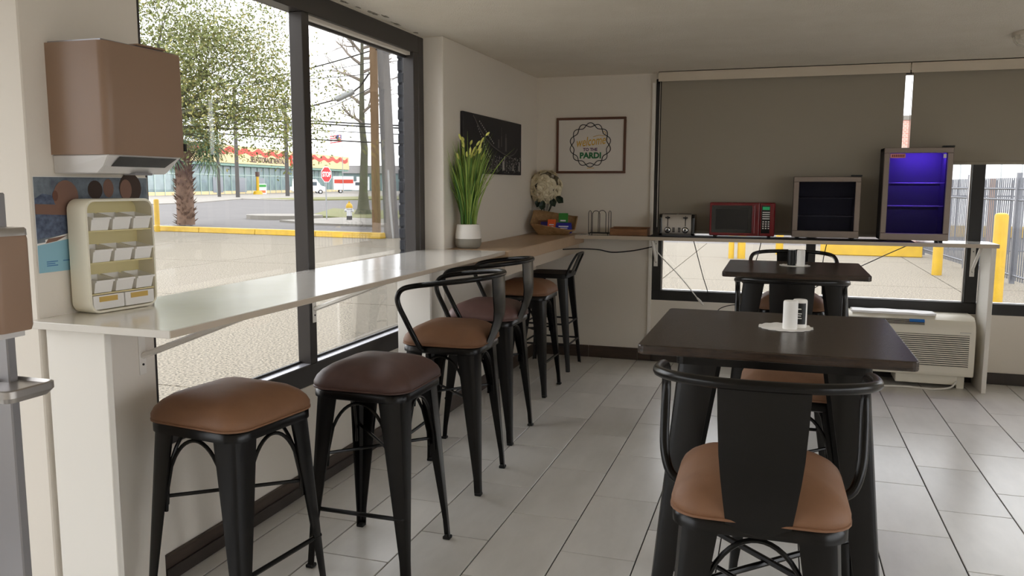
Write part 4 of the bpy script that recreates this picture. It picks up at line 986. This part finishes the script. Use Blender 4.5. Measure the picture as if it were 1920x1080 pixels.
MB().lathe([(.5, 8.2), (.5, 9.6)], 12, (.55, .3, 0)).build('transformer', 'galv', p, smooth=True)
pole(-60.2, 94.3, 11.5, .27, 'pole_dark', 'right of the twin grey poles in front of the storage building')

def stop_sign(x, y, label):
    t = thing('stop_sign', (x, y, ZG), label, 'sign')
    MB().tube([(0, 0, 0), (0, 0, 2.25)], .03, 8).build('post', 'galv', t)
    M = basis(Vector((0, 0, 2.0)), Vector((.17, .985, 0)), Vector((0, 0, 1)), Vector((.985, -.17, 0)))
    oc_ = [(.36 * math.cos(R_(22.5 + 45 * k)),   .36 * math.sin(R_(22.5 + 45 * k))) for k in range(8)]
    M2 = M @ Matrix.Translation((0, 0, .04))
    MB().prism(oc_, -.01, .004, M2).build('sign_border', 'sign_white', t); MB().prism([(a * .93, b * .93) for a, b in oc_], .004, .008, M2).build('sign_face', 'stop_red', t)
    text('STOP', .30, 'sign_white', 'lettering', t, M2 @ Matrix.Translation((0, 0, .012)), .002, width=.55, bold=.008)
stop_sign(-18.9, 31.95, 'red octagonal stop sign on a thin post across the lot')
t = thing('fire_hydrant', (-17.75, 31.9, ZG), 'silver fire hydrant with yellow cap near the bare tree', 'hydrant')
MB().lathe([(.16, 0), (.16, .05), (.12, .06), (.12, .22)], 14).build('base', 'tyre', t, smooth=True); MB().lathe([(.115, .22), (.115, .5), (.15, .52), (.15, .56)], 14).build('barrel', 'hydrant_silver', t, smooth=True)
MB().lathe([(.15, .56), (.15, .62), (.13, .7), (.07, .77), (.035, .78), (.035, .85)], 14).build('bonnet', 'yellow', t, smooth=True)
for a in (0, 90, 180): MB().lathe([(.055, 0), (.055, .07), (.065, .07), (.065, .1)], 10, M=Matrix.Translation((0, 0, .45)) @ Matrix.Rotation(R_(a), 4, 'Z') @ Matrix.Translation((.1, 0, 0)) @ Matrix.Rotation(R_(90), 4, 'Y')).build('nozzle', 'hydrant_silver', t, smooth=True)
def wire(a, b, sag, r, grp='overhead wires'):
    A, B = Vector(a), Vector(b); pts = [A.lerp(B, k / 14) - Vector((0, 0, sag * 4 * (k / 14) * (1 - k / 14))) for k in range(15)]
    return tag(MB().tube(pts, r, 5).build('overhead_wire', 'cord_black'), 'thin overhead utility wire strung across the white sky', 'wire', grp)
wire((-24, 27, 4.9), (-11.7, 22.75, 5.45), .25, .022); wire((-11.7, 22.75, 5.45), (-4, 19, 5.4), .1, .022)
wire((-34, 31, 6.6), (-11.7, 22.75, 4.75), .35, .012); wire((-30, 24, 3.6), (-11.7, 22.75, 5.1), .1, .01)
for k, (z0, z1) in enumerate(((6.2, 3.85), (6.05, 3.75), (5.7, 3.5), (5.2, 3.1))): wire((-40, 30, z0), (-7, 38, z1), .45, .036 if k != 2 else .02)
wire((-60.6, 93.9, 11.8), (-11.7, 22.75, 4.4), .9, .02); wire((-70, 70, 9.0), (-60.6, 93.9, 9.8), .4, .03)
t = thing('cable_splice', (-13.65, 24.4, 4.33), 'grey splice canister hanging on the overhead cable', 'cable splice')
a, b = Vector((.26, .13, .15)), Vector((-.26, -.13, -.13)); MB().tube([b * 1.15, b, b * .98, a * .98, a, a * 1.15], [.03, .05, .1, .1, .05, .03], 12).build('canister', 'galv', t, smooth=True)
MB().tube([a * 1.1, a + Vector((.35, -.2, .12)), a + Vector((.95, -.75, .42)), a + Vector((1.72, -1.75, .45))], .028, 6).build('cable', 'cord_black', t); MB().tube([b * 1.1, b + Vector((-.9, -.1, -.2)), b + Vector((-3, .2, -.2)), b + Vector((-8, .5, .2))], .024, 6).build('cable', 'cord_black', t)

# ================================================================== STORAGE BUILDING AND VEHICLES
P1, P2 = Vector((-76.7, 85.7, 0)), Vector((-90.9, 161.1, 0)); ex = (P2 - P1).normalized(); LB = (P2 - P1).length; nz_ = Vector((ex.y, -ex.x, 0))
t = thing('storage_building', (P1.x, P1.y, ZG), 'long storage and rental building with cream fascia and red wave stripe', 'building')
MBd = basis(Vector((0, 0, 0)), ex, Vector((0, 0, 1)), nz_)   # local x along front, y up, z towards the street
def bb(x0, x1, y0, y1, z0, z1): return MB().box(x0, x1, y0, y1, z0, z1, MBd)
bb(0, LB, 0, 6.9, -14, -.3).build('hall', 'shop_green', t); bb(-.4, LB + .4, 4.75, 7.45, -.6, 1.2).build('fascia', 'fascia', t); bb(-.4, LB + .4, 4.35, 4.75, -.4, 1.0).build('canopy_edge', 'shop_green', t)
ws = []
for k in range(int(LB / .6) + 1):
    x = k * .6; ws.append((x, 6.55 + .22 * math.sin(x * 1.25)))
m = MB(); n = len(ws); m.add([(x, y - .38, 1.23) for x, y in ws] + [(x, y + .42 + .1 * math.sin(x * 1.25 + 1), 1.23) for x, y in ws], [(i, i + 1, n + i + 1, n + i) for i in range(n - 1)], MBd); m.build('wave_stripe', 'fascia_red', t)
text('SELF-STORAGE RENTALS', 1.25, 'sign_ink', 'lettering', t, MBd @ Matrix.Translation((35.2, 5.45, 1.24)), .02, width=14.2, bold=.02)
s = bb(44.2, 46.6, 4.9, 6.6, 1.2, 1.5).build('sign_box', 'fascia_red', t); bb(44.7, 46.1, 5.6, 6.2, 1.5, 1.53).build('sign_face', 'sign_white', s)
pm = MB().box(.06, 2.34, .5, 4.3, -.28, -.2, MBd).mesh('shop_pane', 'shop_glass'); fm_ = MB().box(-.07, .07, 0, 4.4, -.3, -.1, MBd).mesh('mullion', 'shop_frame')
for k in range(int(LB / 2.4)):
    o = bpy.data.objects.new('shop_pane', pm); COL.objects.link(o); o.parent = t; o.location = ex * k * 2.4
    o = bpy.data.objects.new('mullion', fm_); COL.objects.link(o); o.parent = t; o.location = ex * k * 2.4
bb(0, LB, 0, .5, -.3, -.15).build('plinth', 'fascia', t); bb(0, LB, 2.9, 3.05, -.3, -.12).build('transom', 'shop_frame', t)
for x0 in (18, 26, 33): bb(x0, x0 + 3.2, .3, 2.6, -.3, -.12).build('display', 'car_grey', t)
tag(MB().box(-.75, .75, -.08, .08, 0, 1.6).build('sandwich_board', 'sign_white', loc=(-77.6, 111.8, ZG), rz=R_(60), bevel=.02), 'small white sandwich board by the yellow post', 'sign')
o = bpy.data.objects['sandwich_board']; MB().box(-.7, .7, -.1, -.081, 1.1, 1.5).build('green_band', 'pk_green', o); MB().box(-.6, .6, -.1, -.081, .2, .6).build('red_band', 'pk_orange', o)
t = thing('yellow_guard_post', (-74.6, 106.5, ZG), 'yellow guard post with a broad foot in front of the shop windows', 'post')
MB().lathe([(.75, 0), (.6, .5), (.22, .6), (.2, 2.7)], 12).build('post', 'yellow', t, smooth=True); MB().box(-.22, .22, -.22, .22, 2.7, 3.4).build('lamp_head', 'sign_ink', t)
def vehicle(name, loc, rz, prof, wins, wheels, label, cat, hw=.95, extra=()):
    t = thing(name, loc, label, cat, rz)
    MB().loft([[(x, -hw, z) for x, z in prof], [(x, hw, z) for x, z in prof]]).build('body', 'car_white', t, bevel=.06, seg=2)
    for x0, x1, z0, z1 in wins: MB().box(x0, x1, -hw - .015, hw + .015, z0, z1).build('side_window', 'car_glass', t, bevel=.01)
    for x in wheels:
        for y in (-hw + .05, hw - .05): 
            w_ = MB().lathe([(.2, -.12), (.36, -.11), (.36, .11), (.2, .12)], 16, M=Matrix.Translation((x, y, .36)) @ Matrix.Rotation(R_(90), 4, 'X')).build('wheel', 'tyre', t)
            MB().lathe([(.2, -.13), (.2, .13)], 12, M=Matrix.Translation((x, y, .36)) @ Matrix.Rotation(R_(90), 4, 'X')).build('hub', 'hydrant_silver', w_)
    for nm, bx, mt in extra: MB().box(*bx).build(nm, mt, t, bevel=.02)
    return t
rv = math.atan2(.49, .87) + R_(4)
vehicle('white_van', (-73.2, 118.6, ZG), rv, [(-2.7, .4), (2.6, .4), (2.65, 1.1), (1.8, 1.35), (1.1, 2.35), (-2.6, 2.45), (-2.75, 1.5)], [(.3, 1.15, 1.35, 1.95), (-.9, .1, 1.4, 2.05), (-2.3, -1.2, 1.4, 2.05)], (-1.7, 1.7), 'white van parked beside the red stop sign', 'van')
vehicle('rental_truck', (-73.5, 133.5, ZG), rv, [(-.2, .5), (2.9, .5), (2.95, 1.2), (1.9, 1.45), (1.3, 2.1), (-.2, 2.1)], [(.4, 1.35, 1.4, 1.95)], (-2.2, 1.9), 'white rental box truck with an orange side stripe', 'truck', extra=(('cargo_box', (-3.4, .1, -1.05, 1.05, .6, 3.0), 'car_white'), ('stripe', (-3.3, .05, -1.07, 1.07, 1.75, 2.45), 'fascia_red'), ('bumper', (2.9, 3.0, -.9, .9, .45, .75), 'car_grey')))
vehicle('white_suv', (-13.6, 33.6, ZG), math.atan2(.42, .9), [(-2.3, .35), (2.2, .35), (2.25, .9), (1.2, 1.0), (.6, 1.6), (-1.9, 1.65), (-2.3, 1.05)], [(-1.85, -.9, 1.08, 1.5), (-.8, .55, 1.08, 1.5)], (-1.45, 1.4), 'white suv half hidden behind the leaning grey pole', 'car', .9)
vehicle('white_pickup', (-79.0, 127.0, ZG), rv, [(-2.8, .5), (2.7, .5), (2.75, 1.1), (1.5, 1.2), (.9, 1.9), (-.6, 1.9), (-.7, 1.15), (-2.8, 1.15)], [(-.45, .8, 1.25, 1.75)], (-1.9, 1.8), 'white pickup between the van and the rental truck', 'truck')
t = thing('flag_pole', (-73.8, 130.6, ZG), 'far flagpole with striped flag above the storage roof', 'flag')
MB().tube([(0, 0, 0), (0, 0, 10.6)], .07, 6).build('pole', 'galv', t)
fx = Vector((-.87, -.49, 0))
for k in range(7):
    m = MB(); vs = []; z1 = 10.3 - k * .19
    for i in range(7): p = fx * (.1 + i * .33) + Vector((.06 * math.sin(i * 1.3), -.1 * math.sin(i * 1.3), -.05 * i)); vs += [p + Vector((0, 0, z1)), p + Vector((0, 0, z1 - .19)), ]
    m.add(vs, [(2 * i, 2 * i + 1, 2 * i + 3, 2 * i + 2) for i in range(6)]); m.build('flag_stripe', 'flag_red' if k % 2 == 0 else 'sign_white', t)
MB().add([fx * .1 + Vector((.02, -.03, 10.3)), fx * .1 + Vector((.02, -.03, 9.55)), fx * .95 + Vector((.08, -.13, 9.45)), fx * .95 + Vector((.08, -.13, 10.2))], [(0, 1, 2, 3)]).build('flag_canton', 'flag_blue', t)
tag(MB().box(-1.6, 1.6, -1.3, 1.3, 0, 2.7).build('red_container', 'fascia_red', loc=(-53.2, 121, ZG), rz=R_(25), bevel=.03), 'red shipping container far behind the leaning pole', 'container')
t = thing('warehouse', (-92, 188, ZG), 'low grey green warehouse far behind the vehicles', 'building', R_(28))
MB().box(-30, 30, -8, 8, 0, 4.2).build('wall', 'shop_glass', t); MB().loft([[(-30.5, -8.5, 4.2), (30.5, -8.5, 4.2), (30.5, 8.5, 4.2), (-30.5, 8.5, 4.2)], [(-28, -1, 6.2), (28, -1, 6.2), (28, 1, 6.2), (-28, 1, 6.2)]]).build('roof', 'pole_grey', t)
for k in range(10): MB().box(-27 + k * 6, -24 + k * 6, -8.1, -8, .2, 3.4).build('loading_door', 'metal_white', t)

# ================================================================== YARD BEYOND THE FAR WINDOW
t = thing('steel_fence', (3.55, 17, ZG), 'grey steel picket fence running back from the tall bollard', 'fence')
A, B = Vector((3.9, 12.4, 0)), Vector((3.22, 21.0, 0)); o0 = Vector((3.55, 17, 0)); n = 88
pk = MB().box(-.009, .009, -.009, .009, .06, 1.72).mesh('picket', 'fence')
for i in range(n):
    p = A.lerp(B, i / (n - 1)) - o0; o = bpy.data.objects.new('picket', pk); COL.objects.link(o); o.parent = t; o.location = p
for z in (.14, 1.36, 1.54): MB().tube([A - o0 + Vector((0, 0, z)), B - o0 + Vector((0, 0, z))], .018, 4).build('rail', 'fence', t)
for u in (0, .33, .63, 1): p = A.lerp(B, u) - o0; MB().box(p.x - .035, p.x + .035, p.y - .035, p.y + .035, 0, 1.8).build('post', 'fence', t)
t = thing('steel_fence', (7.6, 21, ZG), 'farther stretch of grey picket fence along the white metal building', 'fence')
for i in range(80):
    o = bpy.data.objects.new('picket', pk); COL.objects.link(o); o.parent = t; o.location = (-4.3 + i * .11, 0, 0)
for z in (.14, 1.36, 1.54): MB().tube([(-4.35, 0, z), (4.5, 0, z)], .018, 4).build('rail', 'fence', t)
tag(MB().box(-.05, .05, -.05, .05, 0, 1.75).build('gate_post', 'rust', loc=(4.45, 20.6, ZG), bevel=.01), 'rusty gate post just right of the window mullion', 'post')
o = tag(MB().box(-.01, .01, -.32, .32, 0, .8).build('notice_board', 'sign_pink', loc=(3.72, 14.15, .48), bevel=.002), 'pink notice board fixed to the picket fence', 'sign')
for k in range(5): MB().box(-.013, -.0105, -.24, .24, .12 + k * .14, .17 + k * .14).build('print_bar', 'label_pink', o)
t = thing('metal_shed', (9.8, 29, ZG), 'white corrugated metal building behind the picket fence', 'building')
MB().box(-5, 8, .12, 6, 0, 4.2).build('core', 'metal_white', t)
sh = MB().box(.02, .53, 0, .12, 0, 4.3).mesh('wall_panel', 'metal_white', bevel=.02)
for k in range(23):
    o = bpy.data.objects.new('wall_panel', sh); COL.objects.link(o); o.parent = t; o.location = (-5 + k * .565, 0, 0)
MB().box(-5.1, 8.1, -.1, 6.1, 4.3, 4.5).build('roof', 'metal_white', t); MB().box(-5, 8, -.08, 0, 0, .35).build('plinth', 'yellow', t)
bm_ = mat('brick_wall', (196, 140, 126), .85); n_ = bm_.node_tree; bt = n_.nodes.new('ShaderNodeTexBrick'); tcn = n_.nodes.new('ShaderNodeTexCoord'); mp = n_.nodes.new('ShaderNodeMapping')
mp.inputs['Rotation'].default_value = (R_(90), 0, 0); bt.inputs['Scale'].default_value = 4; bt.inputs['Color1'].default_value = lin((190, 130, 116)); bt.inputs['Color2'].default_value = lin((206, 150, 136)); bt.inputs['Mortar'].default_value = lin((214, 200, 190))
n_.links.new(tcn.outputs['Object'], mp.inputs[0]); n_.links.new(mp.outputs[0], bt.inputs[0]); n_.links.new(bt.outputs[0], n_.nodes['Principled BSDF'].inputs['Base Color'])
t = thing('brick_building', (1.9, 31, ZG), 'pale red brick building glimpsed through the gap between the blinds', 'building')
MB().box(-1.9, 2.6, 0, 8, 0, 3.8).build('wall', 'brick_wall', t); MB().box(-1.95, 2.65, -.05, 8, 3.8, 3.95).build('parapet', 'concrete_pale', t)
